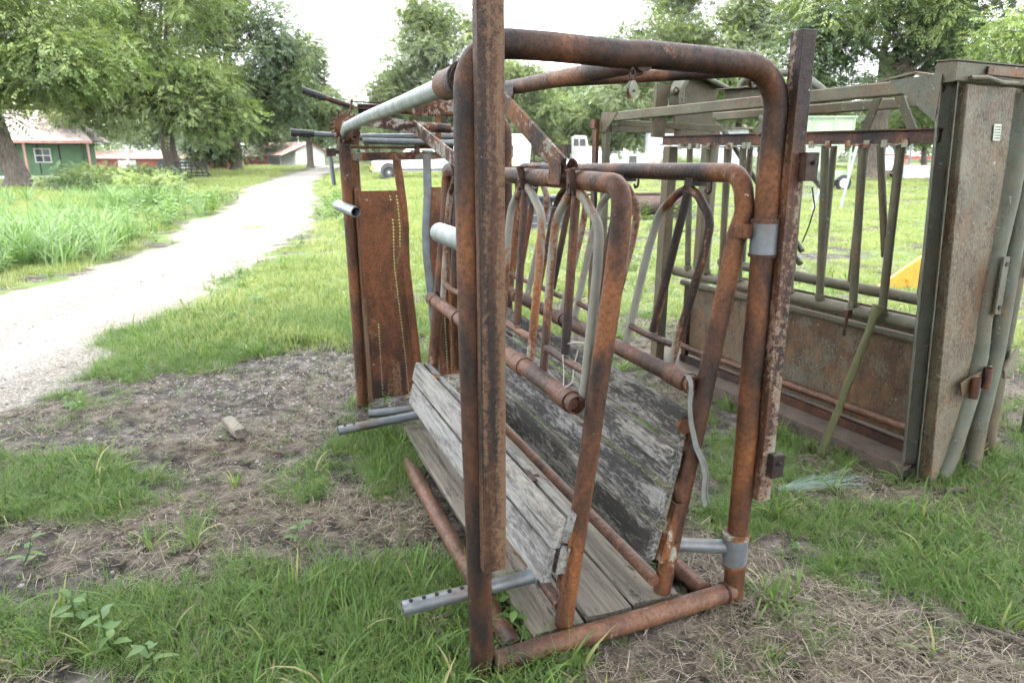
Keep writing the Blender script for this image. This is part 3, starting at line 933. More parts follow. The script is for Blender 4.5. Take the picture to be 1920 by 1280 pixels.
# the near end: header, channel post, two folded gate leaves
HB = MB().bar((-.02, .135, 1.952), (1.25, .135, 1.95), .10, .085, bev=.006).build('header_beam', 'green_beam', CB)
MB().plate([(-.03, .08, 1.995), (1.25, .08, 1.992), (1.25, .21, 1.998), (.06, .24, 2.008), (-.03, .18, 2.0)], (0, 0, 1), .006).build('header_cover', 'green_beam', HB)
MB().bar((.18, .076, 1.962), (1.25, .076, 1.955), .01, .035).build('header_strip', 'rust_channel', HB)
T('header_rod', [(.06, .07, 1.925), (.16, .06, 1.93), (.28, .06, 1.912), (.40, .065, 1.915)], .011, 'green_beam', HB, n=10, bend=.05)
m = MB().profile([(-.035, 0), (-.029, 0), (-.029, .075), (.029, .075), (.029, 0), (.035, 0), (.035, .081), (-.035, .081)], (.0, .0, -.03), (-.01, .115, 1.91), (.62, -.78, 0), (.78, .62, 0))
m.build('gate_channel', 'green_tube', CB, bevel=.002)
def leafpt(t, z, off=0.0):
    return (t, -.04 + ln * z + off, z)
L1 = [(.075, -.02), (.175, -.02), (.30, .42), (.365, .80), (.41, 1.25), (.44, 1.60), (.445, 1.90), (.055, 1.90)]
GL = MB().plate([leafpt(t, z) for t, z in L1], (0, 1, 0), .006).build('gate_leaf', 'green_leaf', CB)
MB().profile([(-.028, -.02), (.028, -.02), (.028, .0), (-.020, .0), (-.020, .05), (-.028, .05)], leafpt(.10, -.03), leafpt(.085, 1.90), (1, 0, 0), (0, 1, 0)).build('leaf_edge', 'green_leaf', GL, bevel=.004)
T('leaf_tube', [leafpt(t, z, .01) for t, z in ((.20, .0), (.255, .12), (.36, .42), (.40, .62), (.395, .80), (.43, 1.05), (.505, 1.40), (.53, 1.60), (.535, 1.88))], .047, 'green_tube', GL, bend=.25, n=18)
m = MB().plate([leafpt(.30, 1.66, -.008), leafpt(.355, 1.66, -.008), leafpt(.355, 1.735, -.008), leafpt(.30, 1.735, -.008)], (0, 1, 0), .004)
m.build('data_plate', 'plate_white', GL, bevel=.001)
DP = m
for k in range(5):
    MB().bar(leafpt(.308, 1.672 + .0125 * k, -.0095), leafpt(.347, 1.672 + .0125 * k, -.0095), .0015, .004).build('plate_line', 'green_beam', GL)
m = MB().bar(leafpt(.40, .84, -.055), leafpt(.425, 1.12, -.055), .05, .014, up=(0, 1, 0))
m.build('hole_strap', 'green_tube', GL, bevel=.003)
for z in (.875, 1.085):
    MB().disc(leafpt(.4015 + (z - .84) * .09, z, -.0645), (0, 1, 0), .011, .004, 14).build('strap_hole', 'rust_dark', GL)
HG = MB().bar(leafpt(.22, .475, -.03), leafpt(.425, .545, -.05), .012, .075, up=(0, 0, 1)).build('hinge_strap', 'green_leaf', GL, bevel=.003)
for t, z in ((.27, .435), (.36, .475)):
    T('hinge_barrel', [leafpt(t, z, -.065), leafpt(t + .004, z + .105, -.068)], .0215, 'rust_pipe', HG, n=14, bore=True)
L2 = [(.43, .02), (.56, .02), (.62, .6), (.66, 1.1), (.70, 1.9), (.56, 1.9), (.52, 1.3), (.47, .7)]
GL2 = MB().plate([leafpt(t, z, .03) for t, z in L2], (0, 1, 0), .006).build('gate_leaf', 'green_leaf', CB)
T('leaf_tube', [leafpt(t, z, .0) for t, z in ((.43, .0), (.455, .25), (.53, .62), (.555, .9), (.60, 1.4), (.62, 1.9))], .042, 'green_tube', GL2, bend=.3, n=16)
T('leaf_tube', [leafpt(t, z, .09) for t, z in ((.70, .0), (.735, .5), (.80, 1.1), (.85, 1.9))], .042, 'green_post', GL2, bend=.3, n=16)
MB().bar(leafpt(.585, .50, -.02), leafpt(.76, .60, .02), .012, .06, up=(0, 0, 1)).build('hinge_strap', 'green_leaf', GL2, bevel=.003)
MB().bar(leafpt(.61, 1.0, -.05), leafpt(.625, 1.10, -.05), .045, .012, up=(0, 1, 0)).build('hole_strap', 'green_leaf', GL2, bevel=.003)
MB().bar((1.22, .10, -.02), (1.22, .15, 1.91), .07, .08, up=(0, 1, 0)).build('gate_channel', 'green_tube', CB, bevel=.004)
# lever pole that stands against the lower rail
a = Vector((.045, .34, .845))
b = Vector((-.145, .425, -.01))
m = MB().tube([a, a.lerp(b, .06), a.lerp(b, .12), b], [.030, .026, .0195, .0195], n=14)
m.build('lever_pole', 'olive_pole', CB)
m = MB().tube([(.05, .52, .77), (.04, .52, .64)], .009, n=8).box((.03, .505, .745), (.062, .535, .785))
m.build('drop_pin', 'rust_dark', CB)
# ------------------------------------------------------------------ ground: one sheet, dense near the camera
rng = np.random.default_rng(7)

def vnoise(x, y, seed):
    def h(i, j):
        n = (i * 374761393 + j * 668265263 + seed * 1442695041) & 0xffffffff
        n = ((n ^ (n >> 13)) * 1274126177) & 0xffffffff
        return ((n ^ (n >> 16)) & 0xffff) / 65535.0
    xi, yi = np.floor(x).astype(np.int64), np.floor(y).astype(np.int64)
    fx, fy = x - xi, y - yi
    fx, fy = fx * fx * (3 - 2 * fx), fy * fy * (3 - 2 * fy)
    a, b, c, d = h(xi, yi), h(xi + 1, yi), h(xi, yi + 1), h(xi + 1, yi + 1)
    return (a + (b - a) * fx) * (1 - fy) + (c + (d - c) * fx) * fy

def fbm(x, y, scale, seed, octv=4):
    x, y = np.asarray(x, float), np.asarray(y, float)
    s, amp, tot = 0.0, 1.0, 0.0
    for k in range(octv):
        s = s + amp * vnoise(x * scale * 2 ** k + 31.7 * k, y * scale * 2 ** k - 17.3 * k, seed + k)
        tot += amp
        amp *= 0.5
    return s / tot

# drive edges as functions of y (metres)
_yl = [-4, 2, 8, 8.8, 10, 12.3, 17, 22.5, 28.5, 38.9, 56, 75, 120]
_xl = [-6.6, -6.3, -6.15, -5.97, -5.98, -6.43, -7.9, -9.16, -11.3, -14.2, -17.9, -21.5, -31]
_yr = [-4, 2, 4.1, 4.5, 5.05, 6.2, 7.5, 9.1, 11.4, 14.1, 17.8, 25.2, 38.9, 60, 81, 120]
_xr = [-3.3, -3.3, -3.28, -3.2, -3.27, -3.61, -3.67, -3.73, -4.1, -4.4, -5.07, -7.1, -11.1, -16.0, -20.0, -29]

def road_mask(x, y):
    """1 on the drive, 0 off it, ragged over about 0.3 m"""
    w = (fbm(x, y, 1.3, 3) - 0.5) * 1.1 + (fbm(x, y, 5.0, 4) - 0.5) * 0.5
    d = np.minimum(x - np.interp(y, _yl, _xl), np.interp(y, _yr, _xr) - x)
    return np.clip((d + w * np.clip(y / 9.0, .35, 1.0)) / 0.35 + 0.5, 0, 1)

def road_gap(x, y):
    """metres from the drive's edge, negative on it"""
    return np.maximum(np.interp(y, _yl, _xl) - x, x - np.interp(y, _yr, _xr))

def rut_mask(x, y):
    l, r_ = np.interp(y, _yl, _xl), np.interp(y, _yr, _xr)
    u = (x - l) / np.maximum(r_ - l, .1) + (fbm(x, y, .35, 61) - .5) * .18
    return np.clip(np.exp(-((u - .30) / .085) ** 2) + np.exp(-((u - .72) / .085) ** 2), 0, 1)

def gauss(x, y, cx, cy, rx, ry, rot=0.0):
    c, s = math.cos(rot), math.sin(rot)
    u, v = (x - cx) * c + (y - cy) * s, -(x - cx) * s + (y - cy) * c
    return np.exp(-0.5 * ((u / rx) ** 2 + (v / ry) ** 2))

GREEN = [(-1.72, 3.10, .30, .22, .9), (-2.2, 2.95, .55, .40, .9), (-.45, 2.00, .50, .22, 1.5), (-1.25, 1.95, .60, .25, 1.5), (1.5, 2.45, .45, .3, .5), (1.25, 2.2, .3, .3, .35), (.75, 1.75, .3, .2, .35), (-.50, 3.62, .30, .34, 2.0), (-.75, 3.75, .2, .2, .8),
         (-2.75, 4.75, .30, .50, .9), (-2.45, 6.3, .75, .9, 1.2), (-2.6, 8.6, .8, 1.8, 1.2), (-.15, 2.0, .25, .3, .7), (-1.0, 4.25, .22, .14, 1.0), (1.65, 2.62, .35, .3, .6),
         (-2.9, 3.35, .4, .2, .7), (-.75, 3.0, .2, .16, .5), (.95, 3.5, .3, .35, .3), (-.95, 2.35, .25, .15, .5), (2.3, 3.3, .5, .5, .5), (1.0, 2.05, .09, .15, .7), (1.9, 2.1, .3, .25, .25)]
BARE = [(-2.7, 3.85, .7, .28, .75), (-1.7, 4.15, .9, .45, .8), (-1.9, 3.35, .25, .2, .5), (-1.75, 4.55, .42, .42, 1.3), (-1.3, 4.9, .5, .4, .8), (-1.0, 2.78, .28, .2, .7), (-1.45, 3.72, .35, .25, .8), (-.62, 2.85, .24, .30, .8), (-2.0, 2.45, .30, .14, .9), (.55, 2.75, .5, .55, .7),
        (1.45, 1.75, .5, .3, .6), (-.85, 4.0, .3, .3, .4), (1.2, 2.5, .35, .35, .45), (.9, 1.95, .35, .3, .4)]

def grass_density(x, y):
    d = 0.30 + (fbm(x, y, 1.7, 11) - 0.5) * 2.0 + (fbm(x, y, 5.0, 15, 3) - 0.5) * 1.9
    near = np.clip(1 - (y - 5.0) / 3.0, 0, 1) * np.clip((6 - np.abs(x)) / 2, 0, 1)
    x0, y0 = x, y
    x, y = x0 + (fbm(x0, y0, 2.2, 101) - .5) * .75, y0 + (fbm(x0, y0, 2.2, 131) - .5) * .75
    g = sum(a * gauss(x, y, cx, cy, rx, ry) for cx, cy, rx, ry, a in GREEN)
    b = sum(a * gauss(x, y, cx, cy, rx, ry) for cx, cy, rx, ry, a in BARE)
    x, y = x0, y0
    d = d + (1 - near) * 0.55 + g - b
    # the right side is thinner and mixed with straw
    d = d + 0.04 * np.clip((x - 0.6) / 0.8, 0, 1) * near
    return np.clip(d, 0, 1)

def litter_density(x, y):
    near = np.clip(1 - (y - 5.5) / 3.0, 0, 1)
    d = 0.22 + (fbm(x, y, 2.1, 41) - 0.5) * 2.6 + 0.12 * np.clip((x - 0.4) / 0.8, 0, 1)
    for cx, cy, rx, ry, a in ((-.66, 2.80, .20, .20, .8), (-.95, 2.42, .25, .12, .6), (-1.75, 3.58, .28, .10, .9), (1.1, 1.95, .4, .22, .4), (-1.7, 2.5, .3, .12, .3), (-2.5, 4.15, .5, .2, .6), (1.3, 2.9, .5, .3, .4)):
        d = d + a * gauss(x, y, cx, cy, rx, ry)
    d = d - 0.5 * gauss(x, y, -1.75, 4.55, .5, .4)
    return np.clip(d, 0, 1) * near

def ground_z(x, y):
    far = np.clip((np.hypot(x, y) - 6) / 10, 0, 1)
    z = (fbm(x, y, 1.1, 21) - 0.5) * 0.075 + (fbm(x, y, 7.0, 25, 3) - 0.5) * 0.028
    z = z * (1 - 0.6 * road_mask(x, y)) + far * (fbm(x, y, 0.09, 29) - 0.5) * 0.25
    # level seat of the two chutes
    for cx, cy, rx, ry, rot in ((.05, 2.95, .62, 1.35, R(21.4)), (1.95, 4.4, .6, 1.4, R(25.4))):
        z = z * (1 - 0.85 * np.clip(gauss(x, y, cx, cy, rx, ry, rot) * 1.6, 0, 1))
    z = z + 0.05 * gauss(x, y, -1.85, 3.62, .28, .10, .3)
    return z - 0.006

def graded(lo, hi, n0, n1, step, grow):
    """coordinates from lo to hi, `step` apart between n0 and n1 and growing outside"""
    mid = list(np.arange(n0, n1 + 1e-6, step))
    a, s, left = n0, step, []
    while a > lo:
        s *= grow
        a -= s
        left.append(a)
    b, s, right = mid[-1], step, []
    while b < hi:
        s *= grow
        b += s
        right.append(b)
    return np.array(left[::-1] + mid + right)

gx = graded(-420, 420, -3.6, 3.6, 0.036, 1.045)
gy = graded(-60, 700, 1.2, 5.6, 0.034, 1.034)
GX, GY = np.meshgrid(gx, gy)
fx, fy = GX.ravel(), GY.ravel()
GZ = ground_z(fx, fy)
nx_, ny_ = len(gx), len(gy)
gm = bpy.data.meshes.new('ground')
verts = np.stack([fx, fy, GZ], 1)
idx = np.arange(nx_ * ny_).reshape(ny_, nx_)
quads = np.stack([idx[:-1, :-1], idx[:-1, 1:], idx[1:, 1:], idx[1:, :-1]], -1).reshape(-1, 4)
gm.vertices.add(len(verts))
gm.vertices.foreach_set('co', verts.astype(np.float32).ravel())
gm.loops.add(quads.size)
gm.loops.foreach_set('vertex_index', quads.astype(np.int32).ravel())
gm.polygons.add(len(quads))
gm.polygons.foreach_set('loop_start', np.arange(0, quads.size, 4, dtype=np.int32))
gm.polygons.foreach_set('loop_total', np.full(len(quads), 4, np.int32))
gm.update()
gm.validate()
gm.shade_smooth()
for nm, arr in (('road', road_mask(fx, fy)), ('green', grass_density(fx, fy)), ('litter', litter_density(fx, fy)), ('rut', rut_mask(fx, fy))):
    at = gm.attributes.new(nm, 'FLOAT', 'POINT')
    at.data.foreach_set('value', arr.astype(np.float32))

def attr(nt, name):
    a = N(nt, 'ShaderNodeAttribute', attribute_name=name)
    return a.outputs['Fac']

m, nt, b, out = new_mat('earth')
v = coords(nt)
n1 = noise(nt, v, 9.0, 6.0, 0.7)
soil = ramp(nt, n1, [(0.34, (0.011, 0.009, 0.008)), (0.48, (0.040, 0.035, 0.030)), (0.66, (0.125, 0.113, 0.102))])
n2 = noise(nt, v, 60.0, 4.0, 0.7)
soil = mixc(nt, 0.7, soil, ramp(nt, n2, [(0.3, 0.35), (0.7, 1.5)]), 'MULTIPLY')
straw = ramp(nt, noise(nt, v, 120.0, 3.0, 0.6), [(0.35, (0.06, 0.046, 0.034)), (0.65, (0.16, 0.125, 0.088))])
c = mixc(nt, math_n(nt, 'MULTIPLY', attr(nt, 'litter'), ramp(nt, n1, [(0.35, 0.0), (0.6, 0.75)])), soil, straw)
turf = ramp(nt, noise(nt, v, 1.2, 6.0, 0.7), [(0.3, (0.050, 0.075, 0.022)), (0.55, (0.085, 0.125, 0.035)), (0.75, (0.16, 0.17, 0.075))])
c = mixc(nt, math_n(nt, 'MULTIPLY', ramp(nt, attr(nt, 'green'), [(0.45, 0.0), (0.9, 1.0)]), 0.8), c, turf)
vo = N(nt, 'ShaderNodeTexVoronoi')
vo.inputs['Scale'].default_value = 62.0
nt.links.new(v, vo.inputs['Vector'])
vcol = N(nt, 'ShaderNodeSeparateColor')
nt.links.new(vo.outputs['Color'], vcol.inputs[0])
grav = ramp(nt, vcol.outputs[0], [(0.0, (0.19, 0.175, 0.158)), (0.5, (0.30, 0.283, 0.262)), (1.0, (0.42, 0.405, 0.385))])
grav = mixc(nt, 0.8, grav, ramp(nt, vo.outputs['Distance'], [(0.25, 1.0), (0.62, 0.55)]), 'MULTIPLY')
grav = mixc(nt, 0.5, grav, ramp(nt, noise(nt, v, 1.6, 6.0, 0.65), [(0.3, 0.6), (0.6, 1.0)]), 'MULTIPLY')
grav = mixc(nt, 1.0, grav, ramp(nt, attr(nt, 'rut'), [(0.0, (0.70, 0.675, 0.63)), (1.0, (1.0, 1.0, 1.0))]), 'MULTIPLY')
rm = math_n(nt, 'ADD', attr(nt, 'road'), math_n(nt, 'MULTIPLY', math_n(nt, 'SUBTRACT', n1, 0.5), 0.5))
c = mixc(nt, ramp(nt, rm, [(0.35, 0.0), (0.65, 1.0)]), c, grav)
nt.links.new(c, b.inputs['Base Color'])
b.inputs['Roughness'].default_value = 0.95
b.inputs['Specular IOR Level'].default_value = 0.15
bump(nt, b, math_n(nt, 'ADD', n2, math_n(nt, 'MULTIPLY', vo.outputs['Distance'], -0.8)), 0.8, 0.012)
gm.materials.append(MATS['earth'])
ground = bpy.data.objects.new('ground', gm)
col.objects.link(ground)
tag(ground, 'dark bare earth with gravel drive and thin grass', 'ground', kind='structure')

# ------------------------------------------------------------------ scatter: points that carry instances of small clump meshes
def leaf_mat(name, stops, trans=0.35, rough=0.55, tint_attr='tint', spec=0.3, tboost=1.35):
    m, nt, b, out = new_mat(name)
    t = attr(nt, tint_attr)
    r = N(nt, 'ShaderNodeObjectInfo').outputs['Random']
    f = math_n(nt, 'ADD', math_n(nt, 'MULTIPLY', t, 0.65), math_n(nt, 'MULTIPLY', r, 0.35))
    c = ramp(nt, f, stops)
    nt.links.new(c, b.inputs['Base Color'])
    b.inputs['Roughness'].default_value = rough
    b.inputs['Specular IOR Level'].default_value = spec
    tr = N(nt, 'ShaderNodeBsdfTranslucent')
    nt.links.new(mixc(nt, 1.0, c, (tboost, tboost * 1.05, tboost * 0.7), 'MULTIPLY'), tr.inputs[0])
    mx = N(nt, 'ShaderNodeMixShader')
    mx.inputs[0].default_value = trans
    nt.links.new(b.outputs[0], mx.inputs[1])
    nt.links.new(tr.outputs[0], mx.inputs[2])
    nt.links.new(mx.outputs[0], out.inputs[0])
    return m

leaf_mat('grass_green', [(0.0, (0.028, 0.054, 0.013)), (0.35, (0.055, 0.112, 0.021)), (0.70, (0.096, 0.162, 0.033)), (0.90, (0.16, 0.18, 0.06)), (1.0, (0.24, 0.20, 0.115))])
leaf_mat('grass_field', [(0.0, (0.085, 0.130, 0.036)), (0.5, (0.165, 0.208, 0.060)), (0.85, (0.23, 0.25, 0.10)), (1.0, (0.31, 0.27, 0.16))])
leaf_mat('grass_tall', [(0.0, (0.055, 0.105, 0.035)), (0.5, (0.105, 0.185, 0.055)), (1.0, (0.20, 0.27, 0.12))], rough=0.4)
leaf_mat('weed_green', [(0.0, (0.040, 0.085, 0.022)), (0.6, (0.085, 0.155, 0.038)), (1.0, (0.15, 0.21, 0.06))], rough=0.5)
leaf_mat('straw', [(0.0, (0.026, 0.020, 0.015)), (0.35, (0.080, 0.062, 0.044)), (0.60, (0.140, 0.115, 0.085)), (1.0, (0.31, 0.27, 0.205))], trans=0.1, rough=0.7)

class Blades:
    """collects tapered curved strips with a tint each"""
    def __init__(s, seed):
        s.r = random.Random(seed)
        s.v, s.f, s.t = [], [], []

    def strip(s, base, az, length, width, rise, curl, segs=3, tint=None, droop=0.0, fold=0.0):
        r = s.r
        tint = r.random() if tint is None else tint
        o = len(s.v)
        p = Vector(base)
        el = rise
        side = Vector((-math.sin(az), math.cos(az), 0))
        for i in range(segs + 1):
            f = i / segs
            w = width * (1 - f) ** 0.6 * (0.75 + 0.5 * min(1, f * 3)) * 0.5
            if i == segs:
                s.v.append(tuple(p))
                s.t.append(tint)
            else:
                s.v += [tuple(p - side * w), tuple(p + side * w)]
                s.t += [tint, tint]
            d = Vector((math.cos(az) * math.cos(el), math.sin(az) * math.cos(el), math.sin(el)))
            p = p + d * (length / segs)
            el -= curl / segs
            az += r.uniform(-.08, .08)
        for i in range(segs - 1):
            a = o + 2 * i
            s.f.append((a, a + 1, a + 3, a + 2))
        a = o + 2 * (segs - 1)
        s.f.append((a, a + 1, a + 2))

    def leaf(s, base, d, up, length, width, tint=None, curl=0.3, fold=0.25):
        """an oval leaf of two folded halves"""
        r = s.r
        tint = r.random() if tint is None else tint
        d = Vector(d).normalized()
        up = Vector(up)
        up = (up - d * up.dot(d))
        if up.length < 1e-4:
            up = d.orthogonal()
        up.normalize()
        sd = d.cross(up)
        o = len(s.v)
        b = Vector(base)
        mid = b + d * length * .5 - up * curl * length * .06
        tip = b + d * length - up * curl * length * .3
        w = width / 2
        s.v += [tuple(b), tuple(mid), tuple(tip),
                tuple(b + d * length * .28 + sd * w * .85 + up * fold * w), tuple(b + d * length * .62 + sd * w * .8 + up * fold * w - up * curl * length * .1),
                tuple(b + d * length * .28 - sd * w * .85 + up * fold * w), tuple(b + d * length * .62 - sd * w * .8 + up * fold * w - up * curl * length * .1)]
        s.t += [tint] * 7
        s.f += [(o, o + 3, o + 1), (o + 3, o + 4, o + 1), (o + 4, o + 2, o + 1), (o, o + 1, o + 5), (o + 5, o + 1, o + 6), (o + 6, o + 1, o + 2)]

    def quad(s, base, d, up, length, width, tint):
        d = Vector(d).normalized()
        up = Vector(up)
        sd = d.cross(up)
        sd = (sd if sd.length > 1e-4 else d.orthogonal()).normalized() * width / 2
        o = len(s.v)
        b = Vector(base)
        m = b + d * length * .45
        s.v += [tuple(b), tuple(m + sd), tuple(b + d * length), tuple(m - sd)]
        s.t += [tint] * 4
        s.f.append((o, o + 1, o + 2, o + 3))

    def mesh(s, name, mat):
        me = bpy.data.meshes.new(name)
        me.from_pydata(s.v, [], s.f)
        at = me.attributes.new('tint', 'FLOAT', 'POINT')
        at.data.foreach_set('value', np.array(s.t, np.float32))
        me.materials.append(MATS[mat])
        me.shade_smooth()
        me.update()
        return me

def proto(me):
    return bpy.data.objects.new(me.name, me)

def scatter(name, protos, pos, rot, scl, var=None, parent=None, real=False):
    """an object whose points carry instances of the protos (geometry nodes)"""
    n = len(pos)
    me = bpy.data.meshes.new(name)
    me.vertices.add(n)
    me.vertices.foreach_set('co', np.asarray(pos, np.float32).ravel())
    a = me.attributes.new('rot', 'FLOAT_VECTOR', 'POINT')
    a.data.foreach_set('vector', np.asarray(rot, np.float32).ravel())
    a = me.attributes.new('scl', 'FLOAT', 'POINT')
    a.data.foreach_set('value', np.asarray(scl, np.float32))
    a = me.attributes.new('var', 'INT', 'POINT')
    var = np.zeros(n, np.int32) if var is None else np.asarray(var, np.int32)
    a.data.foreach_set('value', var)
    o = bpy.data.objects.new(name, me)
    col.objects.link(o)
    if parent:
        o.parent = parent
    ng = bpy.data.node_groups.new(name, 'GeometryNodeTree')
    ng.interface.new_socket(name='Geometry', in_out='INPUT', socket_type='NodeSocketGeometry')
    ng.interface.new_socket(name='Geometry', in_out='OUTPUT', socket_type='NodeSocketGeometry')
    gi, go = ng.nodes.new('NodeGroupInput'), ng.nodes.new('NodeGroupOutput')
    join = ng.nodes.new('GeometryNodeJoinGeometry')
    def named(nm, typ):
        k = ng.nodes.new('GeometryNodeInputNamedAttribute')
        k.data_type = typ
        k.inputs[0].default_value = nm
        return [x for x in k.outputs if x.enabled and x.name == 'Attribute'][0]
    ra, sa, va = named('rot', 'FLOAT_VECTOR'), named('scl', 'FLOAT'), named('var', 'INT')
    for k, p in enumerate(protos):
        oi = ng.nodes.new('GeometryNodeObjectInfo')
        oi.inputs['Object'].default_value = p
        oi.inputs['As Instance'].default_value = True
        ip = ng.nodes.new('GeometryNodeInstanceOnPoints')
        cmp_ = ng.nodes.new('FunctionNodeCompare')
        cmp_.data_type = 'INT'
        cmp_.operation = 'EQUAL'
        ng.links.new(va, cmp_.inputs[2])
        cmp_.inputs[3].default_value = k
        ng.links.new(gi.outputs[0], ip.inputs['Points'])
        ng.links.new(cmp_.outputs[0], ip.inputs['Selection'])
        ng.links.new(oi.outputs['Geometry'], ip.inputs['Instance'])
        ng.links.new(ra, ip.inputs['Rotation'])
        ng.links.new(sa, ip.inputs['Scale'])
        ng.links.new(ip.outputs[0], join.inputs[0])
    if real:
        rz_ = ng.nodes.new('GeometryNodeRealizeInstances')
        ng.links.new(join.outputs[0], rz_.inputs[0])
        ng.links.new(rz_.outputs[0], go.inputs[0])
    else:
        ng.links.new(join.outputs[0], go.inputs[0])
    md = o.modifiers.new('scatter', 'NODES')
    md.node_group = ng
    return o

def sample(n, x0, x1, y0, y1):
    return rng.uniform(x0, x1, n), rng.uniform(y0, y1, n)

def in_view(x, y, pad=0.4):
    """keep what can fall in the frame, with a step of margin on both sides"""
    return (np.abs(x) < y * 0.80 + 1.2 + pad) & (y > 1.1)

def off_floor(x, y):
    """not through the boards of the chutes' floors"""
    k = np.ones_like(x, bool)
    for ox, oy, a, t0, t1, s0, s1 in ((-.0921, 1.8244, R(21.357), .19, .80, -.02, 2.05), (2.0065, 3.1359, R(25.392), -.03, .82, .02, 2.38)):
        dx, dy = x - ox, y - oy
        t, s = dx * math.cos(a) + dy * math.sin(a), -dx * math.sin(a) + dy * math.cos(a)
        k &= ~((t > t0) & (t < t1) & (s > s0) & (s < s1))
    return k

def rots(n, tilt=0.15):
    r = np.zeros((n, 3))
    r[:, 0] = rng.normal(0, tilt, n)
    r[:, 1] = rng.normal(0, tilt, n)
    r[:, 2] = rng.uniform(0, 2 * math.pi, n)
    return r

# fine wiry grass near the camera
P_fine = []
for k in range(4):
    B = Blades(100 + k)
    for i in range(17):
        r = B.r
        a, d = r.uniform(0, 6.28), r.uniform(0, .055)
        B.strip((math.cos(a) * d, math.sin(a) * d, -.008), r.uniform(0, 6.28), r.triangular(.03, .16, .07), r.uniform(.0016, .0034), r.uniform(.5, 1.5), r.uniform(.2, 2.4), 4)
    P_fine.append(proto(B.mesh('fine_grass_clump', 'grass_green')))
n = 60000
x, y = sample(n, -4.2, 4.2, 1.15, 7.0)
D = grass_density(x, y)
k = (rng.random(n) < np.clip((D - .14) * 1.1, 0.11, .9) * (1 - road_mask(x, y)) * (.35 + .65 * np.clip(2.6 / y, 0, 1))) & in_view(x, y) & off_floor(x, y)
x, y, D = x[k], y[k], D[k]
pos = np.stack([x, y, ground_z(x, y)], 1)
sc = (0.45 + 0.65 * D) * rng.uniform(.55, 1.3, len(x))
o = scatter('fine_grass', P_fine, pos, rots(len(x)), sc, rng.integers(0, 4, len(x)), real=True)
tag(o, 'fine wiry green grass growing in patches round the chutes', 'grass', kind='stuff')
print('fine grass', len(x))

# broader blades, seedlings and rank clumps
P_broad = []
for k in range(4):
    B = Blades(200 + k)
    r = B.r
    for i in range(9):
        a, d = r.uniform(0, 6.28), r.uniform(0, .03)
        B.strip((math.cos(a) * d, math.sin(a) * d, -.01), r.uniform(0, 6.28), r.uniform(.10, .24), r.uniform(.006, .011), r.uniform(.8, 1.45), r.uniform(.4, 2.0), 5)
    P_broad.append(proto(B.mesh('broad_grass_clump', 'grass_green')))
n = 5200
x, y = sample(n, -5.0, 4.5, 1.3, 10.5)
D = grass_density(x, y)
k = (rng.random(n) < np.clip((D - .35) * .9, 0.012, .7) * (1 - road_mask(x, y))) & in_view(x, y) & off_floor(x, y)
x, y = x[k], y[k]
pos = np.stack([x, y, ground_z(x, y)], 1)
o = scatter('broad_grass', P_broad, pos, rots(len(x)), rng.uniform(.5, 1.15, len(x)), rng.integers(0, 4, len(x)), real=True)
tag(o, 'broad bladed grass tufts among the fine grass', 'grass', kind='stuff')

# field grass from six metres out
P_field = []
for k in range(4):
    B = Blades(300 + k)
    r = B.r
    for i in range(330):
        a, d = r.uniform(0, 6.28), math.sqrt(r.random()) * .62
        d *= .75 + .25 * math.sin(a * 3 + k) 
        B.strip((math.cos(a) * d, math.sin(a) * d, -.02), r.uniform(0, 6.28), r.uniform(.06, .17) * (1.15 - .5 * d / .62), r.uniform(.006, .011), r.uniform(.6, 1.5), r.uniform(.2, 1.6), 2)
    P_field.append(proto(B.mesh('field_grass_patch', 'grass_field')))
xs_, ys_, ss_ = [], [], []
for y0, y1, n, s0 in ((5.6, 12, 1500, .85), (12, 24, 2300, 1.25), (24, 48, 2600, 1.9), (48, 100, 2400, 3.0)):
    y = rng.uniform(y0, y1, n)
    x = rng.uniform(-1, 1, n) * (y * .80 + 2.0)
    w = grass_density(x, y)
    k = rng.random(n) < np.clip(w * 1.15 - .1, .05, 1) * (1 - road_mask(x, y)) ** 2
    k |= (rng.random(n) < .10) & (np.abs(x - (np.interp(y, _yl, _xl) + np.interp(y, _yr, _xr)) / 2 - .1) < .35) & (fbm(x, y, .5, 71) > .55)
    xs_.append(x[k]); ys_.append(y[k]); ss_.append(s0 * rng.uniform(.6, 1.2, k.sum()) * (.7 + .4 * fbm(x[k], y[k], .3, 77)))
x, y, s = map(np.concatenate, (xs_, ys_, ss_))
k = off_floor(x, y) & ((road_gap(x, y) > .42 * s) | (road_gap(x, y) < -.5))
x, y, s = x[k], y[k], s[k]
s = np.where(road_gap(x, y) < 0, np.minimum(s, .7), s)
s = s * np.where(x > 1.0, .75, 1.0)          # the paddock beyond the chutes is kept short
pos = np.stack([x, y, ground_z(x, y)], 1)
o = scatter('field_grass', P_field, pos, rots(len(x), .08), s, rng.integers(0, 4, len(x)))
tag(o, 'bright green meadow grass of the verge and paddock', 'grass', kind='stuff')
print('field', len(x))

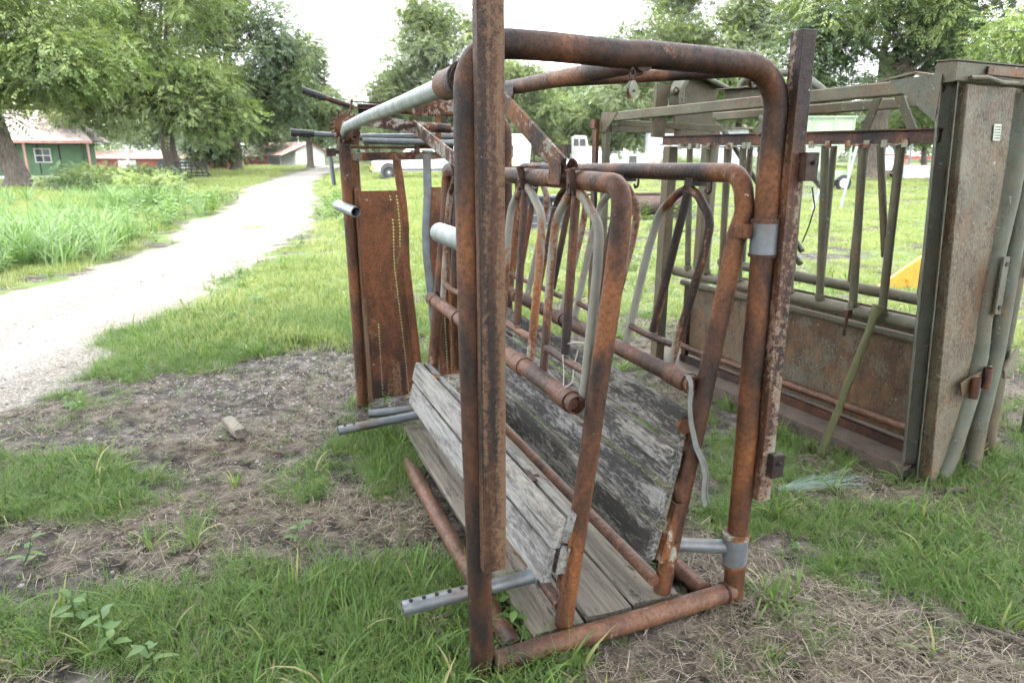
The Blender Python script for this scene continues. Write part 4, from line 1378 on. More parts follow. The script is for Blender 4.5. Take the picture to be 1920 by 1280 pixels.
# rank tall grass across the drive
P_tall = []
for k in range(3):
    B = Blades(400 + k)
    r = B.r
    for i in range(26):
        a, d = r.uniform(0, 6.28), math.sqrt(r.random()) * .16
        B.strip((math.cos(a) * d, math.sin(a) * d, -.03), r.uniform(0, 6.28), r.uniform(.55, 1.25), r.uniform(.014, .026), r.uniform(1.0, 1.5), r.uniform(.6, 2.1), 6)
    P_tall.append(proto(B.mesh('tall_grass_clump', 'grass_tall')))
px, py_, ps = [], [], []
for cx, cy, rx, ry, cnt, s0 in ((-8.0, 11.2, .75, 1.0, 70, 1.0), (-9.4, 13.4, 1.1, 1.0, 55, .85), (-7.5, 10.0, .5, .4, 20, .8), (-12.2, 22.4, .7, .7, 26, 1.05), (-10.3, 15.5, 1.4, 1.2, 40, .7), (-13.5, 19.5, 2.5, 1.5, 45, .7), (-17, 25, 3.5, 2.5, 60, .85)):
    px.append(rng.normal(cx, rx, cnt)); py_.append(rng.normal(cy, ry, cnt)); ps.append(s0 * rng.uniform(.6, 1.1, cnt))
x, y, s = map(np.concatenate, (px, py_, ps))
k = road_mask(x, y) < .02
x, y, s = x[k], y[k], s[k]
o = scatter('tall_grass', P_tall, np.stack([x, y, ground_z(x, y)], 1), rots(len(x), .1), s, rng.integers(0, 3, len(x)))
tag(o, 'tall rank grass with arching blades across the drive', 'grass', kind='stuff')

# leafy weeds of the verge
P_weed = []
for k in range(4):
    B = Blades(500 + k)
    r = B.r
    for st in range(r.randint(2, 4)):
        az, ln_ = r.uniform(0, 6.28), r.uniform(.10, .22)
        tip = Vector((math.cos(az) * ln_ * .45, math.sin(az) * ln_ * .45, ln_))
        B.strip((0, 0, -.01), az, ln_ * 1.1, .005, 1.25, .3, 3, .3)
        for i in range(8):
            f = .25 + .75 * i / 7
            a2 = az + i * 2.4
            B.leaf(tip * f, (math.cos(a2), math.sin(a2), r.uniform(.0, .5)), (0, 0, 1), r.uniform(.05, .085), r.uniform(.022, .036), curl=.6)
    P_weed.append(proto(B.mesh('leafy_weed_clump', 'weed_green')))
n = 3600
x, y = sample(n, -14, 6, 1.5, 26)
D = grass_density(x, y)
edge = np.exp(-((np.interp(y, _yl, _xl) - x - .8) / 1.3) ** 2) + .35 * np.exp(-((x - np.interp(y, _yr, _xr) - .5) / .8) ** 2)
k = (rng.random(n) < np.clip(.02 + .8 * edge * D + .16 * (y < 5), 0, .8)) & in_view(x, y) & off_floor(x, y) & (road_mask(x, y) < .25)
x, y = x[k], y[k]
o = scatter('leafy_weeds', P_weed, np.stack([x, y, ground_z(x, y)], 1), rots(len(x), .15), rng.uniform(.5, 1.3, len(x)) * np.clip(y / 8, .26, 2.2), rng.integers(0, 4, len(x)))
tag(o, 'low leafy weeds along the edge of the drive', 'weeds', kind='stuff')

# dry straw lying on the ground
P_straw = []
for k in range(4):
    B = Blades(600 + k)
    r = B.r
    for i in range(30):
        a, d = r.uniform(0, 6.28), math.sqrt(r.random()) * .13
        B.strip((math.cos(a) * d, math.sin(a) * d, r.uniform(.001, .016)), r.uniform(0, 6.28), r.triangular(.008, .17, .03), r.triangular(.0007, .0042, .0012), r.triangular(-.08, .5, .0), r.uniform(-.7, .9), 3)
    for i in range(2):
        a, d = r.uniform(0, 6.28), r.random() * .1
        B.leaf((math.cos(a) * d, math.sin(a) * d, .006), (math.cos(a * 3), math.sin(a * 3), r.uniform(-.1, .25)), (r.uniform(-.4, .4), r.uniform(-.4, .4), 1), r.uniform(.03, .055), r.uniform(.012, .022), tint=r.uniform(0, .35), curl=r.uniform(-1, 1.5), fold=r.uniform(.2, .9))
    P_straw.append(proto(B.mesh('straw_clump', 'straw')))
n = 17000
x, y = sample(n, -4.0, 4.4, 1.15, 6.2)
Lt = litter_density(x, y)
k = (rng.random(n) < np.clip(Lt * .7 - .14, .09, .55) * (1 - road_mask(x, y)) * (.3 + .7 * np.clip(2.6 / y, 0, 1))) & in_view(x, y) & off_floor(x, y)
x, y = x[k], y[k]
o = scatter('straw_litter', P_straw, np.stack([x, y, ground_z(x, y) + .002], 1), rots(len(x), .10), rng.uniform(.6, 1.25, len(x)), rng.integers(0, 4, len(x)), real=True)
tag(o, 'dry bleached straw lying matted on the earth', 'straw', kind='stuff')
print('straw', len(x))

# loose stones
mat_flat('stone_pale', (0.25, 0.237, 0.22), 0.9, var=0.75, scale=25.0)
P_stone = []
for k in range(3):
    bm = bmesh.new()
    bmesh.ops.create_icosphere(bm, subdivisions=1, radius=1.0)
    r = random.Random(k)
    for q in bm.verts:
        q.co *= r.uniform(.65, 1.15)
        q.co.z *= .55
    me = bpy.data.meshes.new('loose_stone')
    bm.to_mesh(me)
    bm.free()
    me.materials.append(MATS['stone_pale'])
    P_stone.append(proto(me))
n = 62000
x, y = sample(n, -6.6, 3.5, 1.2, 9.5)
rmv = road_mask(x, y)
bare = gauss(x, y, -1.75, 4.55, .55, .5) + .8 * gauss(x, y, -1.2, 5.0, .6, .5)
k = (rng.random(n) < np.clip(.42 * rmv + .62 * bare + .06 * (1 - grass_density(x, y)) + .15 * gauss(x, y, -1.6, 3.6, .5, .4), 0, 1)) & in_view(x, y) & off_floor(x, y)
x, y = x[k], y[k]
o = scatter('loose_gravel', P_stone, np.stack([x, y, ground_z(x, y) + .001], 1), rots(len(x), .4), rng.lognormal(math.log(.0058), .48, len(x)).clip(.0025, .022), rng.integers(0, 3, len(x)))
tag(o, 'pale loose gravel stones on the drive and bare earth', 'gravel', kind='stuff')
print('stones', len(x))
# ------------------------------------------------------------------ things standing further off
mat_flat('sheathing_green', (0.10, 0.185, 0.10), 0.75, var=0.25, scale=1.5)
mat_flat('tape_black', (0.02, 0.022, 0.022), 0.6)
mat_flat('shingle_pink', (0.36, 0.30, 0.29), 0.9, var=0.3, scale=3.0, bumps=0.3)
mat_flat('timber_pink', (0.36, 0.20, 0.17), 0.8, scale=3.0)
mat_flat('white_paint', (0.72, 0.73, 0.73), 0.45, var=0.12, scale=2.0)
mat_flat('white_dirty', (0.60, 0.60, 0.58), 0.6, var=0.3, scale=3.0, dirt=(0.35, 0.28, 0.2))
mat_flat('glass_dark', (0.03, 0.035, 0.04), 0.12, var=0.1)
mat_flat('tyre', (0.022, 0.022, 0.023), 0.85)
mat_flat('rim_grey', (0.38, 0.38, 0.37), 0.45, metal=0.4)
mat_flat('plastic_dark', (0.055, 0.055, 0.058), 0.6)
mat_flat('lamp_amber', (0.55, 0.25, 0.06), 0.25)
mat_flat('roof_rust', (0.38, 0.25, 0.20), 0.7, var=0.35, scale=0.8, dirt=(0.55, 0.50, 0.46), dirt_amt=0.8)
mat_flat('shed_red', (0.22, 0.075, 0.06), 0.85, var=0.4, scale=1.2)
mat_flat('tin_grey', (0.47, 0.50, 0.54), 0.5, metal=0.25, var=0.2, scale=0.8)
mat_flat('blade_slate', (0.048, 0.057, 0.070), 0.6, var=0.35, scale=5.0, dirt=(0.12, 0.075, 0.05), dirt_amt=0.4)
mat_flat('blade_rust', (0.060, 0.038, 0.031), 0.75, var=0.4, scale=4.0, dirt=(0.03, 0.03, 0.035), dirt_amt=0.6)
mat_flat('wagon_green', (0.20, 0.27, 0.185), 0.65, var=0.2, scale=1.5, dirt=(0.35, 0.30, 0.2), dirt_amt=0.35)
mat_flat('steel_grey', (0.24, 0.255, 0.28), 0.5, metal=0.4, scale=8.0)
mat_flat('red_paint', (0.34, 0.035, 0.035), 0.5, var=0.3)
mat_flat('red_faded', (0.20, 0.06, 0.05), 0.7, var=0.3)
mat_flat('yellow_paint', (0.42, 0.21, 0.022), 0.45, var=0.15, scale=5.0, dirt=(0.25, 0.13, 0.03), dirt_amt=0.5)
mat_flat('rubble_white', (0.62, 0.61, 0.59), 0.9, var=0.4, scale=5.0)
mat_flat('sofa_brown', (0.26, 0.15, 0.10), 0.9, var=0.4, scale=2.0)
mat_flat('iron_black', (0.02, 0.021, 0.022), 0.6)
mat_wood('old_lumber', light=(0.22, 0.20, 0.18), stain=0.3, axis='Z')

def P_(m, name, mat, parent, **k):
    return m.build(name, mat, parent, **k)

def wheel(parent, c, r, w, axis=(0, 1, 0), rim='rim_grey'):
    c = Vector(c)
    ax = Vector(axis).normalized()
    a = ax.orthogonal().normalized()
    b_ = ax.cross(a)
    prof = [(.60, -.5), (.86, -.5), (.96, -.38), (1.0, -.2), (1.0, .2), (.96, .38), (.86, .5), (.60, .5)]
    n = 24
    vs, fs = [], []
    for k in range(n):
        t = 2 * math.pi * k / n
        d = a * math.cos(t) + b_ * math.sin(t)
        vs += [c + d * r * pr_ + ax * w * pa for pr_, pa in prof]
    q = len(prof)
    for k in range(n):
        for j in range(q - 1):
            fs.append((k * q + j, k * q + j + 1, ((k + 1) % n) * q + j + 1, ((k + 1) % n) * q + j))
    W = MB().add(vs, fs).build('wheel', 'tyre', parent)
    MB().disc(c, ax, r * .6, w * .6, 20).disc(c, ax, r * .2, w * .85, 12).build('rim', rim, W)
    return W

# --- green house under the trees
H = empty('green_house', (-37.86, 46.66, 0), R(21), 'small house wrapped in green sheathing with a pinkish roof and porch posts', 'house')
m = MB().box((-8.3, .05, -.1), (8.2, 5.0, 2.42))
HW = m.build('wall', 'sheathing_green', H)
for k in range(13):
    x0 = -8.25 + 1.265 * k
    MB().box((x0 + .01, -.012, .02), (x0 + 1.245, .048, 2.40)).build('wall_panel', 'sheathing_green', HW)
    if k:
        MB().box((x0 - .05, -.018, .02), (x0 + .05, -.0125, 2.40)).build('seam_tape', 'tape_black', HW)
MB().box((-8.25, -.020, 2.22), (8.2, -.0185, 2.32)).build('seam_tape', 'tape_black', HW)
MB().box((8.205, -.0, -.1), (8.25, 5.0, 2.42)).build('wall_panel', 'sheathing_green', HW)
WN = MB().box((5.42, -.07, 1.02), (6.42, -.021, 1.98)).build('window', 'white_dirty', H)
for i in range(2):
    for j in range(2):
        MB().box((5.50 + .45 * i, -.078, 1.09 + .44 * j), (5.89 + .45 * i, -.071, 1.47 + .44 * j)).build('pane', 'glass_dark', WN)
MB().box((5.42, -.085, 1.50), (6.42, -.0785, 1.53)).build('sash_bar', 'white_paint', WN)
m = MB()
ev, dp = 2.45, 1.9
rp = [(-9.0, -dp, ev), (9.3, -dp, ev), (9.3, 5.6, ev), (-9.0, 5.6, ev), (-7.0, 1.9, 4.55), (7.2, 1.9, 4.55)]
m.add(rp, [(0, 1, 5, 4), (1, 2, 5), (2, 3, 4, 5), (3, 0, 4), (0, 3, 2, 1)])
RF_ = m.build('roof', 'shingle_pink', H, smooth=False)
MB().box((-9.0, -dp - .03, ev - .16), (9.33, -dp + .005, ev + .02)).build('fascia', 'timber_pink', RF_)
MB().box((-7.6, -dp - .6 + 1.4, ev + .72), (4.6, -dp + .95, ev + .755)).build('roof_flashing', 'white_paint', RF_)
for x in (-4.0, 1.0, 5.3, 9.0):
    q = Vector((x, -dp + .15, 0))
    MB().bar(q + Vector((0, 0, -.05)), q + Vector((-.25 if x < 5 else 0, 0, ev - .16)), .13, .13, up=(0, 1, 0)).build('porch_post', 'timber_pink', H)
MB().box((-9.0, -dp - .1, -.1), (8.9, .04, .16)).build('porch_floor', 'white_dirty', H)
SO = MB().box((-1.2, -.95, .17), (2.2, -.15, .62)).build('porch_sofa', 'sofa_brown', None)
SO.location = H.location
SO.rotation_euler = H.rotation_euler
tag(SO, 'brown sofa standing on the porch of the green house', 'sofa')
MB().box((-1.2, -.30, .63), (2.2, -.12, 1.12)).build('backrest', 'sofa_brown', SO, bevel=.08)
MB().box((-1.42, -.97, .17), (-1.21, -.12, .85)).build('armrest', 'sofa_brown', SO, bevel=.06)
MB().box((2.21, -.97, .17), (2.42, -.12, .85)).build('armrest', 'sofa_brown', SO, bevel=.06)

def corrugated(name, p00, p10, p01, mat, parent, amp=.018, pitch=.22):
    """corrugated sheet spanned by p00->p10 (across the ribs) and p00->p01 (down the slope)"""
    a, b, c = Vector(p00), Vector(p10), Vector(p01)
    u, w = b - a, c - a
    nn = u.cross(w).normalized()
    k = max(2, int(u.length / pitch * 2))
    vs, fs = [], []
    for i in range(k + 1):
        o = nn * (amp if i % 2 else -amp)
        vs += [a + u * (i / k) + o, a + u * (i / k) + w + o]
    for i in range(k):
        fs.append((2 * i, 2 * i + 2, 2 * i + 3, 2 * i + 1))
    o = MB().add(vs, fs).build(name, mat, parent, smooth=False)
    return o

# --- long low shed
S = empty('low_shed', (-37.3, 72, 0), R(-4), 'long low red shed with a rusty corrugated roof behind the rack', 'shed')
MB().box((-7, 0, -.1), (7.2, 3.6, 1.18)).build('wall', 'shed_red', S)
for k in range(6):
    corrugated('roof_sheet', (-7.3 + 2.45 * k, -.35, 1.16), (-7.3 + 2.45 * k + 2.42, -.35, 1.16), (-7.3 + 2.45 * k, 2.0, 1.92), 'roof_rust', S)
corrugated('roof_sheet', (-7.3, 3.9, 1.2), (7.4, 3.9, 1.2), (-7.3, 2.0, 1.92), 'roof_rust', S)
for x0, x1, mt in ((-3.0, -1.1, 'white_dirty'), (1.2, 2.6, 'glass_dark'), (2.7, 4.4, 'tin_grey')):
    MB().box((x0, -.04, -.1), (x1, -.004, 1.0)).build('door', mt, S)
for x, y, z1 in ((-34.8, 64.0, 2.3), (-33.1, 70.0, 2.2)):
    o = MB().tube([(0, 0, -.1), (0.03, 0, z1)], [.1, .085], n=10).build('fence_post', 'white_dirty')
    o.location = (x, y, 0)
    tag(o, 'white painted post in front of the low red shed' if x < -34 else 'white painted post between the rack tree and the shed', 'post')

# --- barn with a white gable
Bn = empty('gable_barn', (-28.6, 98, 0), R(50), 'weathered barn with rusty tin roof and a white gable end', 'barn')
MB().add([(-2.2, -1.0, -.1), (2.4, -1.0, -.1), (2.4, -1.0, 1.9), (.1, -1.0, 3.15), (-2.2, -1.0, 1.9), (-2.2, 9.5, -.1), (2.4, 9.5, -.1), (2.4, 9.5, 1.9), (.1, 9.5, 3.15), (-2.2, 9.5, 1.9)],
         [(0, 1, 2, 3, 4), (9, 8, 7, 6, 5), (0, 4, 9, 5), (1, 6, 7, 2), (4, 3, 8, 9), (3, 2, 7, 8)]).build('wall', 'white_paint', Bn, smooth=False)
for k in range(5):
    corrugated('roof_sheet', (.1, -1.4 + 2.25 * k, 3.22), (.1, -1.4 + 2.25 * k + 2.2, 3.22), (-4.6 + .15 * (k % 2), -1.4 + 2.25 * k, 1.45), 'roof_rust', Bn)
corrugated('roof_sheet', (.1, -1.4, 3.22), (.1, 9.8, 3.22), (2.9, -1.4, 1.72), 'roof_rust', Bn)
MB().bar((.1, -1.42, 3.16), (2.9, -1.42, 1.66), .03, .14).build('barge_board', 'red_faded', Bn)
MB().bar((.1, -1.42, 3.16), (-2.6, -1.42, 2.1), .03, .14).build('barge_board', 'red_faded', Bn)
MB().box((-4.3, -.6, -.1), (-4.15, -.45, 1.5)).build('lean_to_post', 'old_lumber', Bn)
MB().box((-4.3, 8.6, -.1), (-4.15, 8.75, 1.5)).build('lean_to_post', 'old_lumber', Bn)
MB().box((-4.25, 2.5, -.1), (-4.2, 9.0, 1.3)).build('lean_to_wall', 'shed_red', Bn)
T('flue_pipe', [(-.3, 1.0, 2.8), (-.3, 1.0, 4.1)], .08, 'tin_grey', Bn, n=10)

# --- white pickup, side on, nose to the drive
Pk = empty('pickup_truck', (-6.75, 48.2, 0), R(6), 'white pickup truck parked nose to the drive behind the rusty chute', 'pickup')
prof = [(-2.85, .42), (-2.9, .62), (-2.86, .98), (-2.7, 1.08), (-1.45, 1.16), (-.75, 1.74), (-.55, 1.80), (.75, 1.80), (.95, 1.72), (1.02, 1.14), (2.85, 1.12), (2.88, .45)]
m = MB()
for (pa, pb), y0, y1 in (((0, 12), -.95, .95),):
    poly = [(x, y0, z) for x, z in prof]
    m.plate(poly, (0, 1, 0), y1 - y0)
m.build('body', 'white_paint', Pk, bevel=.05)
for y in (-.957, .95):
    MB().plate([(-.72, y, 1.20), (.08, y, 1.20), (.08, y, 1.70), (-.50, y, 1.70)], (0, 1, 0), .007).build('side_window', 'glass_dark', Pk)
    MB().plate([(.16, y, 1.20), (.90, y, 1.20), (.84, y, 1.68), (.16, y, 1.70)], (0, 1, 0), .007).build('side_window', 'glass_dark', Pk)
    for x in (-1.85, 1.85):
        MB().disc((x, y + .02, .44), (0, 1, 0), .52, .075, 28).build('wheel_arch', 'plastic_dark', Pk)
        wheel(Pk, (x, y * .96 - .03 * (1 if y > 0 else -1), .38), .38, .25)
    MB().box((-2.93, y * .78 - .2, .74), (-2.84, y * .78 + .2, .92)).build('headlight', 'glass_dark', Pk)
MB().box((-2.95, -.78, .50), (-2.70, -.962, .72)).build('turn_lamp', 'lamp_amber', Pk)
MB().box((-2.865, -.972, .80), (-2.60, -.953, .90)).build('turn_lamp', 'lamp_amber', Pk)
MB().box((-3.02, -.94, .40), (-2.88, .94, .62)).build('bumper', 'plastic_dark', Pk, bevel=.03)
MB().plate([(-1.42, -.86, 1.18), (-1.42, .86, 1.18), (-.78, .74, 1.72), (-.78, -.74, 1.72)], (-.6, 0, .7), .012).build('windscreen', 'glass_dark', Pk)
MB().box((-2.2, -.985, .50), (2.4, -.956, .62)).build('side_trim', 'plastic_dark', Pk)
MB().box((-1.0, -1.16, 1.16), (-.82, -.97, 1.34)).build('mirror', 'plastic_dark', Pk, bevel=.02)

Pk.scale = (1.1, 1.1, 1.1)
Pk.location = (-6.3, 48.2, 0)

# --- white travel trailer
Tt = empty('travel_trailer', (-3.1, 66, 0), R(-3), 'long white travel trailer parked behind the pickup', 'trailer')
MB().plate([(-4.8, -1.2, .55), (-5.0, -1.2, 1.5), (-4.6, -1.2, 3.25), (4.6, -1.2, 3.35), (4.85, -1.2, 2.3), (4.7, -1.2, .55)], (0, 1, 0), 2.4).build('body', 'white_paint', Tt, bevel=.08)
for x0, x1 in ((-3.6, -2.2), (-.9, .5), (2.6, 3.3)):
    W = MB().box((x0, -1.23, 1.75), (x1, -1.203, 2.4)).build('window', 'plastic_dark', Tt)
    MB().box((x0 + .07, -1.24, 1.82), (x1 - .07, -1.231, 2.33)).build('pane', 'glass_dark', W)
MB().box((1.2, -1.22, .75), (2.0, -1.203, 2.7)).build('door', 'white_dirty', Tt)
MB().box((-4.9, -1.215, 1.30), (1.15, -1.203, 1.42)).build('stripe', 'tin_grey', Tt)
for x in (-.5, .5):
    wheel(Tt, (x, -1.0, .36), .36, .24)
T('tow_bar', [(-4.7, 0, .5), (-6.1, 0, .48)], .06, 'iron_black', Tt, n=8)

# --- old white dump truck
Dt = empty('dump_truck', (6.2, 84, 0), R(-8), 'old white dump truck with a rusty bed and tall exhaust', 'truck')
MB().plate([(.9, -1.1, .9), (.9, -1.1, 3.45), (1.3, -1.1, 3.68), (2.6, -1.1, 3.62), (2.85, -1.1, 2.5), (4.3, -1.1, 2.35), (4.45, -1.1, .9)], (0, 1, 0), 2.2).build('cab', 'white_dirty', Dt, bevel=.08)
for x0, x1 in ((1.15, 1.75), (1.85, 2.55)):
    MB().plate([(x0, -1.115, 2.5), (x1, -1.115, 2.5), (x1 - .05, -1.115, 3.3), (x0, -1.115, 3.3)], (0, 1, 0), .012).build('side_window', 'glass_dark', Dt)
MB().plate([(2.66, -.95, 2.55), (2.66, .95, 2.55), (2.50, .9, 3.5), (2.50, -.9, 3.5)], (1, 0, .1), .2).build('windscreen', 'glass_dark', Dt)
T('exhaust_stack', [(.62, -1.0, .9), (.62, -1.0, 4.0), (.52, -1.0, 4.3)], .08, 'iron_black', Dt, n=10)
MB().plate([(-4.6, -1.2, 1.2), (.35, -1.2, 1.2), (.45, -1.2, 2.65), (-4.6, -1.2, 2.55)], (0, 1, 0), 2.4).build('bed', 'blade_rust', Dt)
for k in range(5):
    MB().box((-4.5 + 1.1 * k, -1.27, 1.2), (-4.38 + 1.1 * k, -1.205, 2.56)).build('bed_rib', 'shed_red', Dt)
MB().box((-4.6, -.6, .8), (4.2, .6, .95)).build('chassis', 'iron_black', Dt)
for x in (-3.6, -2.4, 3.3):
    for y in (-.95, .95):
        wheel(Dt, (x, y, .5), .5, .3)

# --- pile of white rubble
rr = random.Random(5)
m = MB()
for k in range(210):
    a, d = rr.uniform(0, 6.28), math.sqrt(rr.random())
    c = Vector((math.cos(a) * d * 4.3, math.sin(a) * d * 2.2, max(.05, (1 - d) * 1.6 + rr.uniform(-.2, .25))))
    q = MB().box((-.3, -.18, -.08), (.3, .18, .08))
    M_ = Matrix.Translation(c) @ Matrix.Rotation(rr.uniform(0, 6.28), 4, Vector((rr.uniform(-1, 1), rr.uniform(-1, 1), rr.uniform(-1, 1)))) @ Matrix.Scale(rr.uniform(.5, 1.7), 4)
    m.add([M_ @ Vector(p) for p in q.v], q.f)
o = m.build('rubble', 'rubble_white', smooth=False)
o.location = (8.6, 70, 0)
tag(o, 'pile of white broken rubble in front of the dump truck', 'rubble', kind='stuff')

# --- open white cabinet
Cb = empty('white_cabinet', (10.9, 61, 0), R(10), 'open white appliance cabinet standing between rubble and tin shed', 'cabinet')
MB().box((-.9, .1, -.05), (.9, .8, 1.55)).build('case', 'white_paint', Cb, bevel=.03)
MB().box((-.82, .06, .45), (-.1, .098, 1.45)).build('opening', 'plastic_dark', Cb)
MB().box((0, .06, .05), (.84, .098, 1.5)).build('door', 'white_dirty', Cb, bevel=.01)
MB().box((.1, .04, .55), (.74, .058, 1.3)).build('door_panel', 'tin_grey', Cb)
MB().plate([(-1.3, .3, .1), (-1.0, .3, .1), (-.35, .3, 1.55), (-1.25, .3, 2.1)], (0, 1, 0), .05).build('leaning_panel', 'white_paint', Cb)

# --- grey tin shed with broken lumber
Ts = empty('tin_shed', (18.2, 71, 0), R(-6), 'pale grey corrugated tin shed with a flat roof', 'shed')
MB().box((-4.4, .05, -.05), (5.2, 5.0, 3.95)).build('wall', 'tin_grey', Ts)
for k in range(9):
    corrugated('wall_sheet', (-4.4 + 1.065 * k, 0, 0), (-4.4 + 1.065 * k + 1.05, 0, 0), (-4.4 + 1.065 * k, 0, 3.6 + .3 * ((k * 7) % 3) / 2), 'tin_grey', Ts, amp=.015, pitch=.15)
MB().add([(-4.8, -.4, 4.0), (5.6, -.4, 4.0), (5.6, 5.4, 4.6), (-4.8, 5.4, 4.6), (-4.8, -.4, 4.08), (5.6, -.4, 4.08), (5.6, 5.4, 4.68), (-4.8, 5.4, 4.68)],
         [(0, 3, 2, 1), (4, 5, 6, 7), (0, 1, 5, 4), (1, 2, 6, 5), (2, 3, 7, 6), (3, 0, 4, 7)]).build('roof', 'roof_rust', Ts)
for i, (a, b) in enumerate((((12.8, 66, .3), (15.4, 67.5, 3.1)), ((13.6, 66.5, 0), (15.2, 67.2, 2.7)), ((15.9, 67, 0), (15.2, 68, 2.3)))):
    o = MB().bar(a, b, .22, .09).build('broken_board', 'old_lumber' if i < 2 else 'white_dirty')
    tag(o, ('longest grey broken board leaning before the tin shed', 'shorter grey board leaning below the long one', 'white board propped against the tin shed')[i], 'board')

# --- dozer blades lying in the paddock
Bl = empty('scraper_blade', (.55, 14.7, 0), R(-4), 'slate blue steel scraper box with white number lying in the grass', 'scraper')
MB().plate([(-.95, .0, .0), (.55, .0, .0), (.55, .12, .72), (-.95, .12, .72)], (0, 1, 0), .03).build('back_plate', 'blade_slate', Bl)
MB().box((-.95, -.06, .70), (.57, .16, .76)).build('top_edge', 'blade_slate', Bl, bevel=.01)
for z in (.16, .33, .50):
    MB().box((-.93, -.02 + z * .16, z), (.53, -.002 + z * .16, z + .015)).build('plate_rib', 'steel_grey', Bl)
for x in (-.6, -.15, .25):
    MB().bar((x, -.015, .02), (x, .10, .70), .05, .03, up=(0, 1, 0)).build('stiffener', 'blade_slate', Bl)
MB().plate([(.575, .15, .75), (.575, -.05, .75), (.575, -.75, .05), (.575, -.75, -.02), (.575, .15, -.02)], (1, 0, 0), .03).build('end_plate', 'blade_slate', Bl)
MB().bar((.60, -.06, .745), (.60, -.76, .04), .05, .035).build('end_plate_edge', 'iron_black', Bl)
def text(body, size, M_, mat, parent, name='lettering'):
    cu = bpy.data.curves.new(name, 'FONT')
    cu.body = body
    cu.size = size
    cu.extrude = .001
    tmp = bpy.data.objects.new(name, cu)
    dg = bpy.context.evaluated_depsgraph_get()
    me = bpy.data.meshes.new_from_object(tmp)
    bpy.data.objects.remove(tmp)
    me.materials.append(MATS[mat])
    o = bpy.data.objects.new(name, me)
    col.objects.link(o)
    o.parent = parent
    o.matrix_local = M_
    return o
text('9', .17, Matrix.Translation((.30, .045, .50)) @ Matrix.Rotation(R(90), 4, 'X'), 'white_paint', Bl, 'number_mark')
Bl2 = empty('grader_blade', (3.75, 17.9, 0), R(3), 'rusty curved grader blade lying beyond the scraper box', 'blade')
vs, fs = [], []
for i, x in enumerate((-.75, .75)):
    for k in range(8):
        f = k / 7
        vs.append((x, -.16 * math.sin(f * 3.1) + .1, .06 + .54 * f))
for k in range(7):
    fs.append((k, k + 1, 8 + k + 1, 8 + k))
o = MB().add(vs, fs).build('mouldboard', 'blade_rust', Bl2)
o.modifiers.new('t', 'SOLIDIFY').thickness = .03
MB().box((-.77, .06, .60), (.77, .14, .64)).build('top_edge', 'blade_rust', Bl2)
MB().plate([(.80, -.5, .0), (.80, .2, .0), (.80, .2, .62), (.80, .05, .62)], (1, 0, 0), .03).build('end_plate', 'blade_slate', Bl2)
MB().box((-.2, -.30, .0), (.5, -.1, .10)).build('blade_teeth', 'iron_black', Bl2)
T('draw_bar', [(-.9, -.2, .06), (-1.5, -.5, .05)], .04, 'blade_rust', Bl2, n=8)

# --- gravity wagon
G = empty('gravity_wagon', (13.7, 32.2, 0), R(-6), 'pale green gravity wagon with a sloping hopper', 'wagon')
tp = [(-1.55, -1.1), (1.55, -1.1), (1.55, 1.1), (-1.55, 1.1)]
vs = [(x, y, 3.35) for x, y in tp] + [(x, y, 2.45) for x, y in tp] + [(-.3, -1.0, .95), (.5, -1.0, .95), (.5, .6, .95), (-.3, .6, .95)]
fs = [(k, (k + 1) % 4, 4 + (k + 1) % 4, 4 + k) for k in range(4)] + [(4 + k, 4 + (k + 1) % 4, 8 + (k + 1) % 4, 8 + k) for k in range(4)] + [(8, 9, 10, 11)]
HPp = MB().add(vs, fs).build('hopper', 'wagon_green', G, smooth=False)
for x in (-1.55, -.5, .55, 1.5):
    MB().box((x - .03, -1.16, 2.45), (x + .03, -1.102, 3.37)).build('hopper_rib', 'wagon_green', HPp)
MB().box((-1.62, -1.18, 3.33), (1.62, 1.18, 3.40)).build('hopper_rim', 'wagon_green', HPp)
for x in (-1.5, 1.5):
    for y in (-1.05, 1.05):
        MB().bar((x, y, .75), (x, y, 2.46), .09, .09, up=(0, 1, 0)).build('leg', 'wagon_green', G)
MB().box((-1.7, -.9, .5), (1.5, .9, .95)).build('chassis', 'wagon_green', G)
for x in (-1.25, 1.35):
    for y in (-1.05, 1.05):
        wheel(G, (x, y, .38), .38, .22)
MB().bar((-.2, -1.12, .9), (.9, -1.35, .75), .6, .02).build('chute_door', 'wagon_green', G)

G.scale = (.86, .86, .94)

# --- wire mesh panels and pipes standing in the paddock
def mesh_panel(name, loc, rz, w, h, nx, nz, label):
    E = empty(name, loc, rz, label, 'panel')
    m = MB()
    for i in range(nx + 1):
        m.bar((w * i / nx, 0, .05), (w * i / nx, 0, h), .013, .013, up=(0, 1, 0))
    for j in range(nz + 1):
        z = .05 + (h - .05) * j / nz
        m.bar((0, .014, z), (w, .014, z), .013, .013)
    o = m.build('wire_grid', 'steel_grey', E, smooth=False)
    o['kind'] = 'stuff'
    for x in (0, w):
        T('frame_rail', [(x, 0, -.02), (x, 0, h + .03)], .02, 'steel_grey', E, n=8)
    T('frame_rail', [(0, 0, h + .03), (w, 0, h + .03)], .02, 'steel_grey', E, n=8)
    return E
mesh_panel('wire_panel', (8.1, 24.0, 0), R(-12), .95, 1.75, 6, 10, 'wire mesh panel standing behind the far end of the steel chute')
mesh_panel('wire_panel', (10.2, 25.2, 0), R(14), .85, 1.95, 6, 12, 'wire mesh panel standing in front of the green wagon')
for i, (a, b, lab) in enumerate((((9.08, 20.95, -.1), (9.62, 21.1, 2.15), 'tall grey pipe standing beside the wire mesh, with a bent foot'), ((10.32, 21.8, -.1), (10.66, 21.9, 2.0), 'grey pipe standing alone right of the wire mesh'))):
    o = T('steel_pipe', [a, b], .042, 'steel_grey', None, n=10)
    tag(o, lab, 'pipe', 'pipes standing in the paddock')
